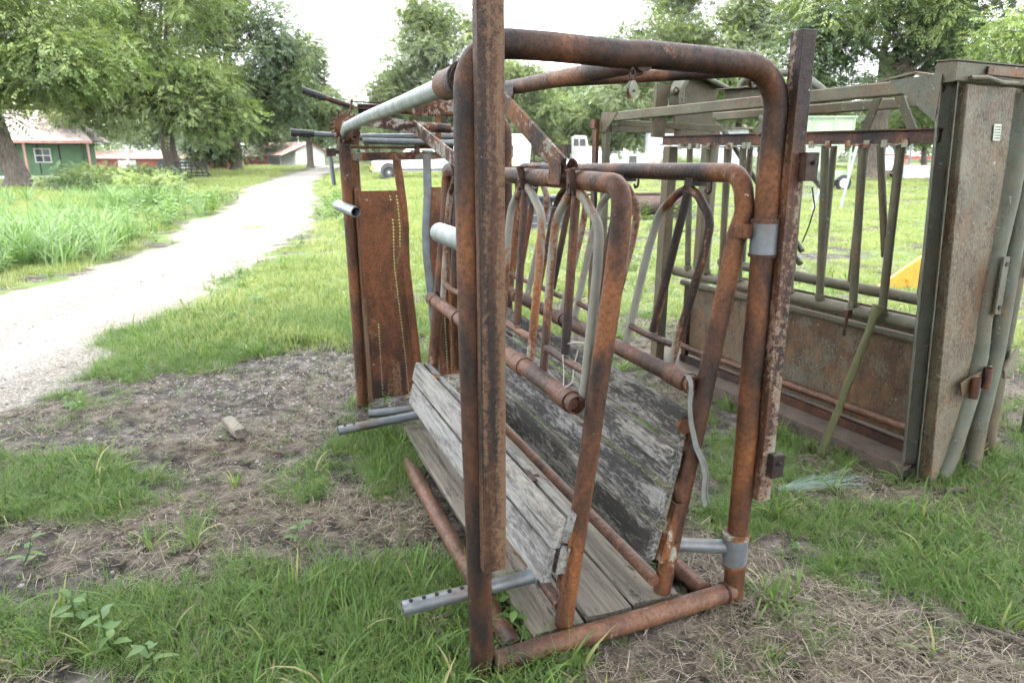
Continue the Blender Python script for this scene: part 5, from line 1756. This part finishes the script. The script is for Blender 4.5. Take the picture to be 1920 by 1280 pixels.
o = MB().bar((19.6, 37.0, .05), (22.6, 36.6, .06), .12, .08).build('timber_baulk', 'old_lumber')
tag(o, 'dark timber lying flat in the paddock grass', 'timber')

# --- white tank on wheels with a pipe frame
K = empty('tank_trailer', (25.6, 49.0, 0), R(8), 'rounded white water tank on a two wheeled trailer with pipe frame', 'tank')
vs, fs = [], []
n, rings = 20, [(.0, .05), (.45, .05), (.75, .25), (.82, .7), (.80, 1.2), (.66, 1.65), (.40, 1.9), (.16, 1.97), (.15, 2.08), (.0, 2.08)]
for r0, z in rings:
    for k in range(n):
        t = 2 * math.pi * k / n
        vs.append((r0 * math.cos(t), r0 * math.sin(t), z + .25))
for i in range(len(rings) - 1):
    for k in range(n):
        fs.append((i * n + k, i * n + (k + 1) % n, (i + 1) * n + (k + 1) % n, (i + 1) * n + k))
MB().add(vs, fs).build('tank', 'white_paint', K)
for x in (-1.25, 1.15):
    wheel(K, (x, -.1, .45), .45, .3)
for y in (-1.1, .9):
    T('frame_pipe', [(1.35, y, -.02), (1.35, y, 2.85), (-.9, y, 2.85), (-.9, y, -.02)], .06, 'steel_grey', K, n=8, bend=.15)
for z in (.35, 1.55):
    T('frame_pipe', [(-.9, -1.12, z), (1.35, -1.12, z)], .05, 'timber_pink', K, n=8)

# --- bath tub and stock trough
Bt = empty('bath_tub', (26.4, 46.4, 0), R(4), 'white bath tub used as a stock trough in the paddock', 'bath tub')
def tub(L, W, h, flare, th=.05):
    o_ = [(-L / 2, -W / 2), (L / 2, -W / 2), (L / 2, W / 2), (-L / 2, W / 2)]
    vs = [(x * flare, y * flare, 0) for x, y in o_] + [(x, y, h) for x, y in o_] + [(x * .88, y * .8, h) for x, y in o_] + [(x * .8, y * .7, .12) for x, y in o_]
    fs = [(0, 3, 2, 1)]
    for a in (0, 4, 8):
        fs += [(a + k, a + (k + 1) % 4, a + 4 + (k + 1) % 4, a + 4 + k) for k in range(4)]
    fs.append((12, 13, 14, 15))
    return MB().add(vs, fs)
tub(1.6, .8, .86, .86).build('basin', 'white_paint', Bt, bevel=.05)
MB().box((-.86, -.45, .80), (.86, -.38, .88)).box((-.86, .38, .80), (.86, .45, .88)).build('rim', 'white_paint', Bt, bevel=.02)
Tg = empty('stock_trough', (28.1, 46.9, 0), R(0), 'galvanised stock trough right behind the white bath tub', 'trough')
tub(1.7, .9, .80, .95).build('basin', 'tin_grey', Tg, bevel=.06)
T('rim', [(-.85, -.46, .8), (.85, -.46, .8)], .03, 'tin_grey', Tg, n=8)

# --- red implements at the far edge of the paddock
Rd = empty('red_implement', (36.0, 62, 0), R(-5), 'low red field implement with a tool bar and small wheels', 'implement')
MB().box((-3.2, -.1, .75), (3.0, .1, .95)).build('tool_bar', 'red_faded', Rd)
MB().box((-3.0, -.9, .35), (3.2, -.75, .47)).build('tool_bar', 'red_faded', Rd)
for x in (-2.4, -1.2, 0, 1.2, 2.4):
    MB().bar((x, -.12, .8), (x + .15, -.85, .05), .1, .06, up=(1, 0, 0)).build('shank', 'red_faded', Rd)
    MB().box((x - .12, -.2, .95), (x + .05, 0, 1.5)).build('upright', 'iron_black', Rd)
for x in (-2.8, 1.0):
    wheel(Rd, (x, -.4, .33), .33, .2, rim='red_paint')
Rd.scale = (1.3, 1.3, 1.5)
Rd2 = empty('red_seed_box', (39.5, 61, 0), R(12), 'bright red round sided seed box on thin legs', 'seed box')
m = MB()
pr_ = [(1.0 * math.cos(t), .85 + .55 * math.sin(t)) for t in np.linspace(math.pi, 0, 10)]
m.plate([(x, -.5, z) for x, z in pr_] + [(.7, -.5, .65), (-.7, -.5, .65)], (0, 1, 0), 1.0)
m.build('box', 'red_paint', Rd2, smooth=False)
for x in (-.75, .75):
    for y in (-.4, .4):
        T('leg', [(x * .8, y, .7), (x, y, -.02)], .04, 'red_faded', Rd2, n=6)

# --- yellow loader bucket side beyond the steel chute
Y_ = empty('yellow_loader', (5.45, 8.45, -.12), R(8), 'yellow loader arm plate with bolts behind the steel chute', 'loader')
MB().plate([(-1.05, 0, .05), (1.0, 0, .02), (1.0, 0, .95), (.55, 0, .95), (-.35, 0, .53)], (0, 1, 0), .05).build('arm_plate', 'yellow_paint', Y_, bevel=.008)
MB().box((.2, .052, .05), (.9, .548, .11)).build('cross_plate', 'yellow_paint', Y_)
for x, z in ((-.55, .22), (-.25, .42), (.05, .55), (.0, .28), (.4, .5)):
    MB().disc((x, -.012, z), (0, 1, 0), .026, .022, 6).build('bolt', 'yellow_paint', Y_)
MB().plate([(-.32, -.05, .10), (-.18, -.05, .08), (-.20, -.05, .30)], (0, 1, 0), .048).build('rib', 'yellow_paint', Y_)

# --- black slatted rack against the tree
Rk = empty('slatted_rack', (-22.6, 49.6, 0), R(-6), 'black slatted cattle guard rack leaning against the tree trunk', 'rack')
for k in range(5):
    z = .12 + .22 * k
    MB().bar((-1.35, -.1 + .28 * z, z), (1.45 - 1.05 * z, -.1 + .28 * z, z), .05, .10).build('slat', 'iron_black', Rk)
for k in range(7):
    x = -1.3 + .42 * k
    MB().bar((x, .0, -.05), (x - .25 * (k / 6), .34, 1.12), .07, .05, up=(0, 1, 0)).build('rail', 'iron_black', Rk)
MB().bar((1.55, -.05, -.05), (.42, .30, 1.12), .10, .06, up=(0, 1, 0)).build('end_bar', 'iron_black', Rk)
# ------------------------------------------------------------------ trees
leaf_mat('leaf_mid', [(0.0, (0.034, 0.062, 0.022)), (0.5, (0.118, 0.160, 0.052)), (1.0, (0.235, 0.27, 0.095))], trans=0.28, rough=0.5)  # dark ends of these ramps put deeper shade into the crown gaps
leaf_mat('leaf_light', [(0.0, (0.060, 0.100, 0.028)), (0.5, (0.145, 0.205, 0.062)), (1.0, (0.27, 0.31, 0.11))], trans=0.30, rough=0.5)
leaf_mat('leaf_dark', [(0.0, (0.018, 0.036, 0.016)), (0.5, (0.056, 0.092, 0.036)), (1.0, (0.125, 0.17, 0.066))], trans=0.24, rough=0.5)
leaf_mat('leaf_pale', [(0.0, (0.085, 0.115, 0.058)), (0.5, (0.145, 0.185, 0.090)), (1.0, (0.23, 0.26, 0.14))], trans=0.30, rough=0.55)  # lighter, greyer greens: haze of distance put into the leaf colour
m, nt, b, out = new_mat('bark')
v = coords(nt, (1, 1, 0.2))
nb = noise(nt, v, 14.0, 6.0, 0.65, 0.6)
nt.links.new(ramp(nt, nb, [(0.3, (0.035, 0.028, 0.022)), (0.55, (0.095, 0.078, 0.062)), (0.75, (0.18, 0.16, 0.135))]), b.inputs['Base Color'])
b.inputs['Roughness'].default_value = 0.95
bump(nt, b, nb, 1.0, 0.05)

def spray_mesh(seed, mat, nleaf=230, size=.17):
    """a rounded mass of hanging leaflet sprays, about two metres across"""
    B = Blades(seed)
    r = B.r
    nspr = nleaf // 9
    for s in range(nspr):
        th, u = r.uniform(0, 6.28), r.uniform(-.45, 1)
        q = math.sqrt(max(0, 1 - u * u))
        rad = r.uniform(.45, 1.0)
        d = Vector((math.cos(th) * q, math.sin(th) * q, u * .62))
        c = d * rad
        dirn = (d + Vector((r.uniform(-.5, .5), r.uniform(-.5, .5), r.uniform(-.75, .1)))).normalized()
        L = r.uniform(.35, .6)
        sd = dirn.cross(Vector((0, 0, 1)))
        sd = (sd if sd.length > .05 else Vector((1, 0, 0))).normalized()
        nn = sd.cross(dirn).normalized()
        tint = r.uniform(0, .5) + .5 * max(0, u)  # skylight put into the colour: upper sprays paler, lower ones darker
        for k in range(9):
            f = k / 8
            p = c + dirn * L * f - Vector((0, 0, .25 * f * f * L))
            sg = 1 if k % 2 else -1
            ld = (sd * sg * .8 + dirn * .7 - Vector((0, 0, r.uniform(.05, .6)))).normalized()
            up = (nn + Vector((r.uniform(-.6, .6), r.uniform(-.6, .6), r.uniform(-.2, .6)))).normalized()
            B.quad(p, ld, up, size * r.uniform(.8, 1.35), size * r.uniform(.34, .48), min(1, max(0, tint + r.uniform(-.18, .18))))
    return proto(B.mesh('leaf_mass', mat))

SPRAYS = {k: [spray_mesh(700 + 10 * i + j, k) for j in range(3)] for i, k in enumerate(('leaf_mid', 'leaf_light', 'leaf_dark', 'leaf_pale'))}

def tree(name, label, x, y, blobs, trunk_r, mats, n, cs, seed, group=None, fork=None, cat='tree', thin=.0, limbs=12, lean=(0, 0)):
    """blobs: (dx, dy, z, rx, ry, rz) crown masses; n leaf masses of radius cs; trunk and limbs as one tapered mesh"""
    r = random.Random(seed)
    q = np.random.default_rng(seed)
    gz = float(ground_z(np.array([x]), np.array([y]))[0])
    E = empty(name, (x, y, gz), 0, label, cat, group)
    vol = np.array([b_[3] * b_[4] * b_[5] for b_ in blobs])
    n = int(n * 1.75)
    vol = vol ** .67
    vol /= vol.sum()
    pts = []
    tries = 0
    while len(pts) < n and tries < n * 12:
        tries += 1
        b_ = blobs[int(q.choice(len(blobs), p=vol))]
        d = q.normal(0, 1, 3)
        d /= np.linalg.norm(d)
        rad = q.random() ** (1 / 2.6)
        p = np.array([b_[0], b_[1], b_[2]]) + d * rad * np.array(b_[3:6])
        if p[2] < .5 * cs:
            continue
        g = mnoise.noise(Vector((p[0] * .33 / cs + seed, p[1] * .33 / cs, p[2] * .42 / cs)))
        if g < -.16 + thin:
            continue
        pts.append(p)
    pts = np.array(pts)
    rot = np.stack([q.normal(0, .35, len(pts)), q.normal(0, .35, len(pts)), q.uniform(0, 6.28, len(pts))], 1)
    sc = cs * q.uniform(.75, 1.5, len(pts))
    protos = SPRAYS[mats[0]] + SPRAYS[mats[1]]
    light = np.array([mnoise.noise(Vector((p[0] * .25 + 9 + seed, p[1] * .25, p[2] * .25))) for p in pts])
    var = q.integers(0, 3, len(pts)) + 3 * (light + q.normal(0, .12, len(pts)) > .08)
    scatter('crown', protos, pts, rot, sc, var, E)['kind'] = 'stuff'
    # trunk and limbs
    m = MB()
    cz = float(np.mean([b_[2] for b_ in blobs]))
    fork = fork or max(1.2, min(b_[2] - b_[5] * .6 for b_ in blobs))
    cx, cy = float(np.mean([b_[0] for b_ in blobs])), float(np.mean([b_[1] for b_ in blobs]))
    top = Vector((cx * .3 + lean[0], cy * .3 + lean[1], fork))
    m.tube([(0, 0, -.25), (0, 0, .12), (.04, 0, .6), top * .55 + Vector((0, 0, 0)), top], [trunk_r * 1.75, trunk_r * 1.4, trunk_r * 1.08, trunk_r, trunk_r * .88], n=14, sub=.6, wob=trunk_r * .12)
    peak = Vector((cx, cy, cz + .55 * max(b_[5] for b_ in blobs)))
    m.tube([top - Vector((0, 0, .1)), top.lerp(peak, .45) + Vector((r.uniform(-.5, .5), 0, 0)), peak], [trunk_r * .85, trunk_r * .45, trunk_r * .08], n=9, sub=.9, wob=.12)
    if len(pts):
        far = sorted(range(len(pts)), key=lambda i: -abs(pts[i][0] - cx) - .6 * abs(pts[i][2] - cz) + r.uniform(0, 3))
        for i in far[:limbs]:
            e = Vector(pts[i])
            f0 = r.uniform(-.05, .45)
            s0 = top.lerp(peak, max(0, f0))
            mid = s0.lerp(e, .5) + Vector((r.uniform(-.4, .4), r.uniform(-.4, .4), r.uniform(.1, .8)))
            rr_ = trunk_r * r.uniform(.22, .42)
            m.tube([s0, mid, e], [rr_, rr_ * .6, rr_ * .12], n=7, sub=.8, wob=.1)
    m.build('trunk', 'bark', E)
    return E

TG = 'big shade trees round the yard'
tree('pecan_tree', 'big leaning tree at the frame edge beside the green house', -25.4, 36, [(1.5, 0, 7.6, 5.2, 4.5, 3.9), (-2.5, 1, 9.5, 5, 5, 4.5), (3.2, -1, 5.6, 2.6, 2.6, 1.5), (-1.0, -1.5, 4.3, 2.6, 2.2, 1.5)], .52, ('leaf_mid', 'leaf_light'), 330, .95, 1, TG, fork=3.0, lean=(-.6, 0))
tree('pecan_tree', 'big spreading tree with the slatted rack at its trunk', -24.6, 51, [(-1.5, 0, 10.5, 6.8, 6, 6.0), (-3.5, 0, 7.0, 4.2, 4, 2.6), (2.2, -.5, 6.4, 3.4, 3.6, 3.0), (2.8, -1.5, 4.0, 2.2, 2.0, 1.3), (-.5, -2.0, 5.0, 3.2, 2.0, 1.5), (-5.5, -1, 4.8, 2.6, 2.4, 1.4), (5.0, -1, 4.6, 2.2, 2, 1.5), (0, 0, 15.5, 4.5, 4.5, 3.5)], .50, ('leaf_mid', 'leaf_light'), 560, 1.0, 2, TG, fork=3.2)
tree('pecan_tree', 'tall tree standing behind the rack tree at the bend of the drive', -25.8, 66, [(1.0, 0, 11.5, 5.6, 5, 6.0), (4.0, 0, 8.0, 3.2, 3.2, 3.6), (-1, 0, 17.5, 4.6, 4.5, 3.2), (1.5, 0, 5.6, 4.0, 3.2, 1.8), (-2.0, -1, 3.0, 2.6, 2.5, 2.4)], .5, ('leaf_dark', 'leaf_mid'), 500, 1.15, 3, TG)
tree('pecan_tree', 'slim pale tree at the right edge of the grove by the drive', -22.6, 79, [(0, 0, 8.5, 3.6, 3.5, 4.6), (1.2, 0, 6.2, 3.8, 3.2, 2.0), (-.5, 0, 12.2, 2.0, 2.0, 2.0)], .35, ('leaf_mid', 'leaf_pale'), 210, 1.15, 4, TG, thin=.03)
tree('pecan_tree', 'round crowned pale tree standing alone behind the left front post', -8.3, 86, [(0, 0, 11.6, 8.6, 6, 6.2), (-4.8, 0, 8.2, 5.0, 4, 4.4), (5.2, 0, 8.2, 5.0, 4, 4.4), (.5, 0, 17.0, 5.2, 4, 2.6)], .5, ('leaf_pale', 'leaf_mid'), 480, 1.35, 5, TG)
tree('tall_tree', 'tall open pale tree above the middle of the arch', 15.5, 76, [(0, 0, 13.0, 5.6, 5, 4.2), (-4.0, 0, 9.0, 3.4, 3, 3.2), (3.5, 0, 10.0, 3.4, 3, 3.6), (.5, 0, 18.0, 4.2, 4, 2.8)], .42, ('leaf_pale', 'leaf_mid'), 330, 1.2, 6, TG, thin=.05)
tree('tall_tree', 'narrow pale tree between the arch corner and the dark tree', 22.6, 71, [(0, 0, 9.6, 3.8, 3.6, 4.6), (.8, 0, 14.5, 3.4, 3.2, 3.2), (-1.5, 0, 6.0, 3.4, 3, 2.2)], .36, ('leaf_mid', 'leaf_pale'), 260, 1.1, 7, TG, thin=.03)
tree('pecan_tree', 'big dark tree with a forked trunk showing above the steel chute', 23.4, 45.5, [(-1.6, 0, 10.2, 5.4, 5, 3.2), (3.4, 0, 10.0, 4.8, 4.5, 3.2), (-4.6, 0, 8.0, 2.4, 2.4, 2.2), (0, 0, 13.5, 5.0, 4.5, 2.4), (4.0, 0, 7.2, 2.2, 2.2, 1.4), (-3.0, -1, 6.0, 1.7, 1.7, 1.2)], .5, ('leaf_dark', 'leaf_mid'), 420, .95, 8, TG, fork=5.2, thin=.05, limbs=18)
tree('young_tree', 'bright leafy young tree at the right frame edge', 25.6, 36.5, [(0, 0, 6.4, 2.5, 2.5, 2.4), (1.5, 0, 4.6, 2.2, 2.2, 1.6), (-.8, 0, 4.4, 1.6, 1.6, 1.1)], .2, ('leaf_light', 'leaf_light'), 170, .7, 9, TG)
tree('young_tree', 'bright young tree just below the dark crown above the steel chute', 20.6, 49, [(0, 0, 5.4, 1.9, 1.9, 1.7), (.8, 0, 3.6, 1.7, 1.6, 1.2)], .16, ('leaf_light', 'leaf_mid'), 95, .7, 10, TG)
tree('young_tree', 'light green young tree right of the forked trunk', 29.2, 50, [(0, 0, 5.6, 2.2, 2.2, 1.9), (-.8, 0, 3.6, 1.8, 1.8, 1.3)], .18, ('leaf_light', 'leaf_mid'), 110, .75, 11, TG)
BG = 'belt of trees behind the yard'
belt = [('rounded tree behind the roof of the green house', -50, 76, [(0, 0, 7.6, 8.5, 5, 5.2), (6, 0, 6, 5, 4, 4.0)], ('leaf_mid', 'leaf_light'), 230, 1.4),
        ('broad dark tree behind the long low shed', -46, 97, [(0, 0, 7.0, 9, 5, 5.6), (9, 0, 6.0, 6, 4, 4.6)], ('leaf_dark', 'leaf_mid'), 230, 1.6),
        ('low dark tree left of the barn roof', -34, 112, [(0, 0, 5.6, 6.5, 4, 4.4)], ('leaf_dark', 'leaf_mid'), 120, 1.5),
        ('pale low tree right behind the white barn gable', -30, 126, [(0, 0, 5.6, 6.5, 4, 4.6), (7, 0, 5.0, 5, 4, 3.8)], ('leaf_pale', 'leaf_mid'), 170, 1.6),
        ('far pale tree at the end of the drive', -19.5, 122, [(0, 0, 7.0, 5.5, 4, 5.4)], ('leaf_pale', 'leaf_pale'), 130, 1.6),
        ('broad pale tree behind the white cabinet and rubble', 11.5, 118, [(0, 0, 8.5, 8.5, 4, 6.4), (-8, 0, 7.0, 6.0, 4, 5.6)], ('leaf_pale', 'leaf_light'), 230, 1.7),
        ('pale tree filling the gap left of the tall open tree', 4.5, 128, [(0, 0, 9.0, 8.0, 4, 6.6)], ('leaf_pale', 'leaf_pale'), 170, 1.8),
        ('tall pale tree behind the bushy wagon tree', 27.5, 112, [(0, 0, 10.5, 7.5, 4, 8.0)], ('leaf_pale', 'leaf_mid'), 200, 1.7),
        ('low bush like tree behind the pickup', -12.5, 104, [(0, 0, 4.6, 6.5, 4, 3.6)], ('leaf_pale', 'leaf_mid'), 120, 1.5),
        ('dark green tree behind the travel trailer', -3.5, 106, [(0, 0, 5.8, 7.0, 4, 4.6)], ('leaf_mid', 'leaf_pale'), 140, 1.5),
        ('mid green tree just right of the left front post', 2.6, 78, [(0, 0, 6.0, 3.8, 3, 4.4), (-1.5, 0, 9.0, 2.6, 2.4, 2.4)], ('leaf_mid', 'leaf_pale'), 130, 1.2),
        ('bright bushy tree behind the cab of the dump truck', 5.2, 100, [(0, 0, 5.2, 5.4, 4, 4.2), (4, 0, 4.2, 4, 3, 3.4)], ('leaf_light', 'leaf_mid'), 170, 1.35),
        ('dark tree behind the white cabinet', 13.2, 96, [(0, 0, 6.2, 5.4, 4, 5.2)], ('leaf_mid', 'leaf_dark'), 130, 1.4),
        ('pale tree behind the tin shed', 21.5, 100, [(0, 0, 7.5, 6.5, 4, 6.2)], ('leaf_pale', 'leaf_mid'), 150, 1.5),
        ('bushy tree left behind the green wagon', 31, 88, [(0, 0, 6.0, 6.5, 4, 4.8), (4, 0, 8.5, 4, 3, 3)], ('leaf_mid', 'leaf_light'), 170, 1.4),
        ('dark low tree behind the white tank', 42, 84, [(0, 0, 5.6, 7.0, 4, 4.8)], ('leaf_dark', 'leaf_mid'), 150, 1.4),
        ('light green tree behind the red implement', 52, 82, [(0, 0, 6.4, 7.0, 4, 5.4)], ('leaf_light', 'leaf_mid'), 150, 1.4),
        ('broad tree closing the belt at the frame edge', 66, 84, [(0, 0, 7.4, 8.0, 4, 6.2)], ('leaf_mid', 'leaf_light'), 150, 1.5),
        ('tree closing the belt far behind the house', -68, 84, [(0, 0, 7.4, 9.0, 4, 6.2)], ('leaf_mid', 'leaf_light'), 150, 1.6)]
for i, (lab, x, y, bl, mt, n, cs) in enumerate(belt):
    tree('belt_tree', lab, x, y, bl, .28, mt, n, cs, 40 + i, BG, limbs=5)
# the tall wood beyond, one mass
wp, wr_, ws, wv = [], [], [], []
for k in range(3000):
    x = rng.uniform(-190, 190)
    y = 150 + rng.uniform(-10, 25)
    h = 8.5 + 3.0 * fbm(np.array([x]), np.array([3.0]), .06, 91)[0] * 2 - 2
    z = rng.uniform(.0, 1) ** .8 * h
    wp.append((x, y, z)); ws.append(rng.uniform(1.6, 2.9)); wv.append(rng.integers(0, 6)); wr_.append((rng.normal(0, .3), rng.normal(0, .3), rng.uniform(0, 6.28)))
o = scatter('far_wood', SPRAYS['leaf_mid'] + SPRAYS['leaf_pale'], wp, wr_, ws, wv)
tag(o, 'far wood closing the view behind the yard trees', 'wood', kind='stuff')

# shrubs
def shrub(label, x, y, r0, h, mats, n, seed):
    tree('shrub', label, x, y, [(0, 0, h * .5, r0, r0 * .8, h * .55)], .05, mats, n, .42, seed, 'shrubs of the verge', fork=.3, cat='shrub', limbs=4)
shrub('dark shrub behind the tall grass below the leaning tree', -19.0, 32, 2.4, 1.0, ('leaf_dark', 'leaf_mid'), 80, 81)
shrub('dark shrub in the shade right of the porch sofa', -18.6, 36, 2.0, .9, ('leaf_dark', 'leaf_dark'), 60, 82)
shrub('light green shrub between tall grass and drive', -13.6, 26, 1.2, .8, ('leaf_light', 'leaf_light'), 40, 83)
shrub('green shrub growing before the tin shed', 14.9, 63, 2.6, 1.3, ('leaf_light', 'leaf_mid'), 60, 85)
# the tree behind the camera, whose shade falls on the near ground
tree('pecan_tree', 'big shade tree standing behind the camera', -1.6, -6.5, [(-2.0, 6.4, 8.4, 3.0, 3.0, 1.7), (-4.6, 7.6, 8.2, 2.6, 2.6, 1.5), (.8, 5.2, 8.2, 3.2, 2.8, 1.8), (-.5, 1.5, 9.0, 5, 4, 2.6), (2.5, 2.5, 8.0, 4.0, 3.4, 2.0), (5.5, 4.0, 7.5, 3.0, 2.8, 1.6)], .5, ('leaf_mid', 'leaf_dark'), 360, 1.05, 99, TG, fork=3.6)
# ------------------------------------------------------------------ small things on the near ground
def gz1(x, y):
    return float(ground_z(np.array([x]), np.array([y]))[0])
# wood offcut
E_ = empty('wood_offcut', (-1.62, 3.72, gz1(-1.62, 3.72)), 0, 'short weathered wood offcut lying on the bare earth', 'wood')
plank('offcut_block', (-.10, .13, .035), (.075, -.10, .045), (1, .8, 0), .065, .055, 'floor_board', E_, seed=71)

# big leafed weeds near the corner
def weed(label, x, y, h, leaves, seed, mat='weed_green'):
    r = random.Random(seed)
    E = empty('weed_plant', (x, y, gz1(x, y) - .005), r.uniform(0, 6), label, 'weed', 'broad leafed weeds on the near ground')
    tip = Vector((r.uniform(-.04, .04), r.uniform(-.04, .04), h))
    MB().tube([(0, 0, 0), tip * .5 + Vector((.01, 0, 0)), tip], [.004, .0035, .002], n=7).build('stem', mat, E)
    for k in range(leaves):
        B = Blades(seed * 50 + k)
        f = .2 + .8 * k / max(1, leaves - 1)
        a = k * 2.4 + r.uniform(-.3, .3)
        B.leaf(tip * f, (math.cos(a), math.sin(a), r.uniform(.05, .55)), (0, 0, 1), r.uniform(.045, .10) * (1.15 - .4 * f), r.uniform(.02, .042), curl=.8, fold=.15)
        o = bpy.data.objects.new('leaf', B.mesh('leaf', mat))
        col.objects.link(o)
        o.parent = E
spots = [(-1.33, 1.93, .20, 10, 'tallest broad leafed weed in the near corner of the grass'), (-1.52, 2.06, .15, 8, 'smaller leafy weed left of the tallest one'), (-1.16, 1.86, .13, 8, 'leafy weed at the bottom frame edge'),
         (-1.98, 2.42, .12, 6, 'lone seedling with oval leaves on the dark earth patch'), (-.94, 2.62, .07, 5, 'tiny two leafed seedling on the bare earth before the chute'), (-.02, 2.18, .12, 9, 'clover like weed growing beside the galvanised tube and floor planks'),
         (.03, 2.05, .10, 7, 'small round leafed weed at the foot of the front post')]
for i, (x, y, h, n, lab) in enumerate(spots):
    weed(lab, x, y, h, n, 5 + i)

# sticks
def stick(label, pts, r0, mat='bark'):
    pp = [(x, y, gz1(x, y) + dz) for x, y, dz in pts]
    o = MB().tube(pp, [r0 * (1 - .5 * i / (len(pp) - 1)) for i in range(len(pp))], n=8, sub=.08, wob=.012).build('fallen_stick', mat)
    tag(o, label, 'stick', 'sticks lying on the ground')
stick('crooked grey stick lying at the foot of the folded gate', [(2.12, 3.02, .02), (2.34, 3.10, .02), (2.55, 3.22, .025), (2.66, 3.34, .02)], .014)
stick('dark straight stick at the near right on bare earth', [(1.62, 2.06, .012), (1.76, 1.96, .012), (1.84, 1.93, .01)], .008)
stick('thin dark twig lying on the gravelly bare patch', [(-2.05, 4.30, .01), (-1.7, 4.20, .012), (-1.35, 4.12, .012), (-1.08, 4.0, .01)], .006)
stick('short twig beside the drive edge', [(-2.55, 4.12, .008), (-2.35, 4.05, .01)], .006)

# frayed plastic rope
mat_flat('rope_mint', (0.18, 0.25, 0.215), 0.7, var=0.2)
m = MB()
r = random.Random(3)
for k in range(54):
    a = Vector((1.30, 3.02, gz1(1.30, 3.02) + .02))
    b_ = Vector((1.72 + r.uniform(-.16, .06), 3.15 + r.uniform(-.07, .08), 0))
    mid = a.lerp(b_, r.uniform(.35, .75)) + Vector((r.uniform(-.03, .03), r.uniform(-.025, .025), 0))
    for q in (mid, b_):
        q.z = gz1(q.x, q.y) + r.uniform(.004, .04)
    e = b_ + Vector((r.uniform(-.08, .08), r.uniform(-.08, .08), r.uniform(-.03, .03)))
    m.tube([a + Vector((r.uniform(-.01, .01), r.uniform(-.01, .01), r.uniform(0, .015))), mid, b_, e], .0009, n=4, bend=.05)
o = m.build('frayed_rope', 'rope_mint')
tag(o, 'mint green frayed plastic rope lying in the grass between the chutes', 'rope')
o = MB().plate([(1.56, 2.80, 0), (1.68, 2.76, 0), (1.80, 2.86, 0), (1.74, 2.95, 0), (1.60, 2.93, 0)], (0, 0, 1), .02).build('flat_stone', 'earth', bevel=.006)
o.location.z = gz1(1.68, 2.85) - .008
tag(o, 'flat dusty stone half hidden in the grass near the steel chute', 'stone')
# ------------------------------------------------------------------ humid summer air
hz = bpy.data.materials.new('humid_air')
hz.use_nodes = True
hn = hz.node_tree
hn.nodes.clear()
ho = hn.nodes.new('ShaderNodeOutputMaterial')
hv = hn.nodes.new('ShaderNodeVolumePrincipled')
hv.inputs['Color'].default_value = (0.97, 0.985, 1.0, 1.0)
hv.inputs['Density'].default_value = 0.0001
hv.inputs['Anisotropy'].default_value = 0.0
hn.links.new(hv.outputs[0], ho.inputs['Volume'])
MATS['humid_air'] = hz
o = MB().box((-440, -80, -1.6), (440, 720, 24)).build('haze', 'humid_air', smooth=False)
tag(o, 'thin humid summer haze over the yard', 'haze', kind='stuff')
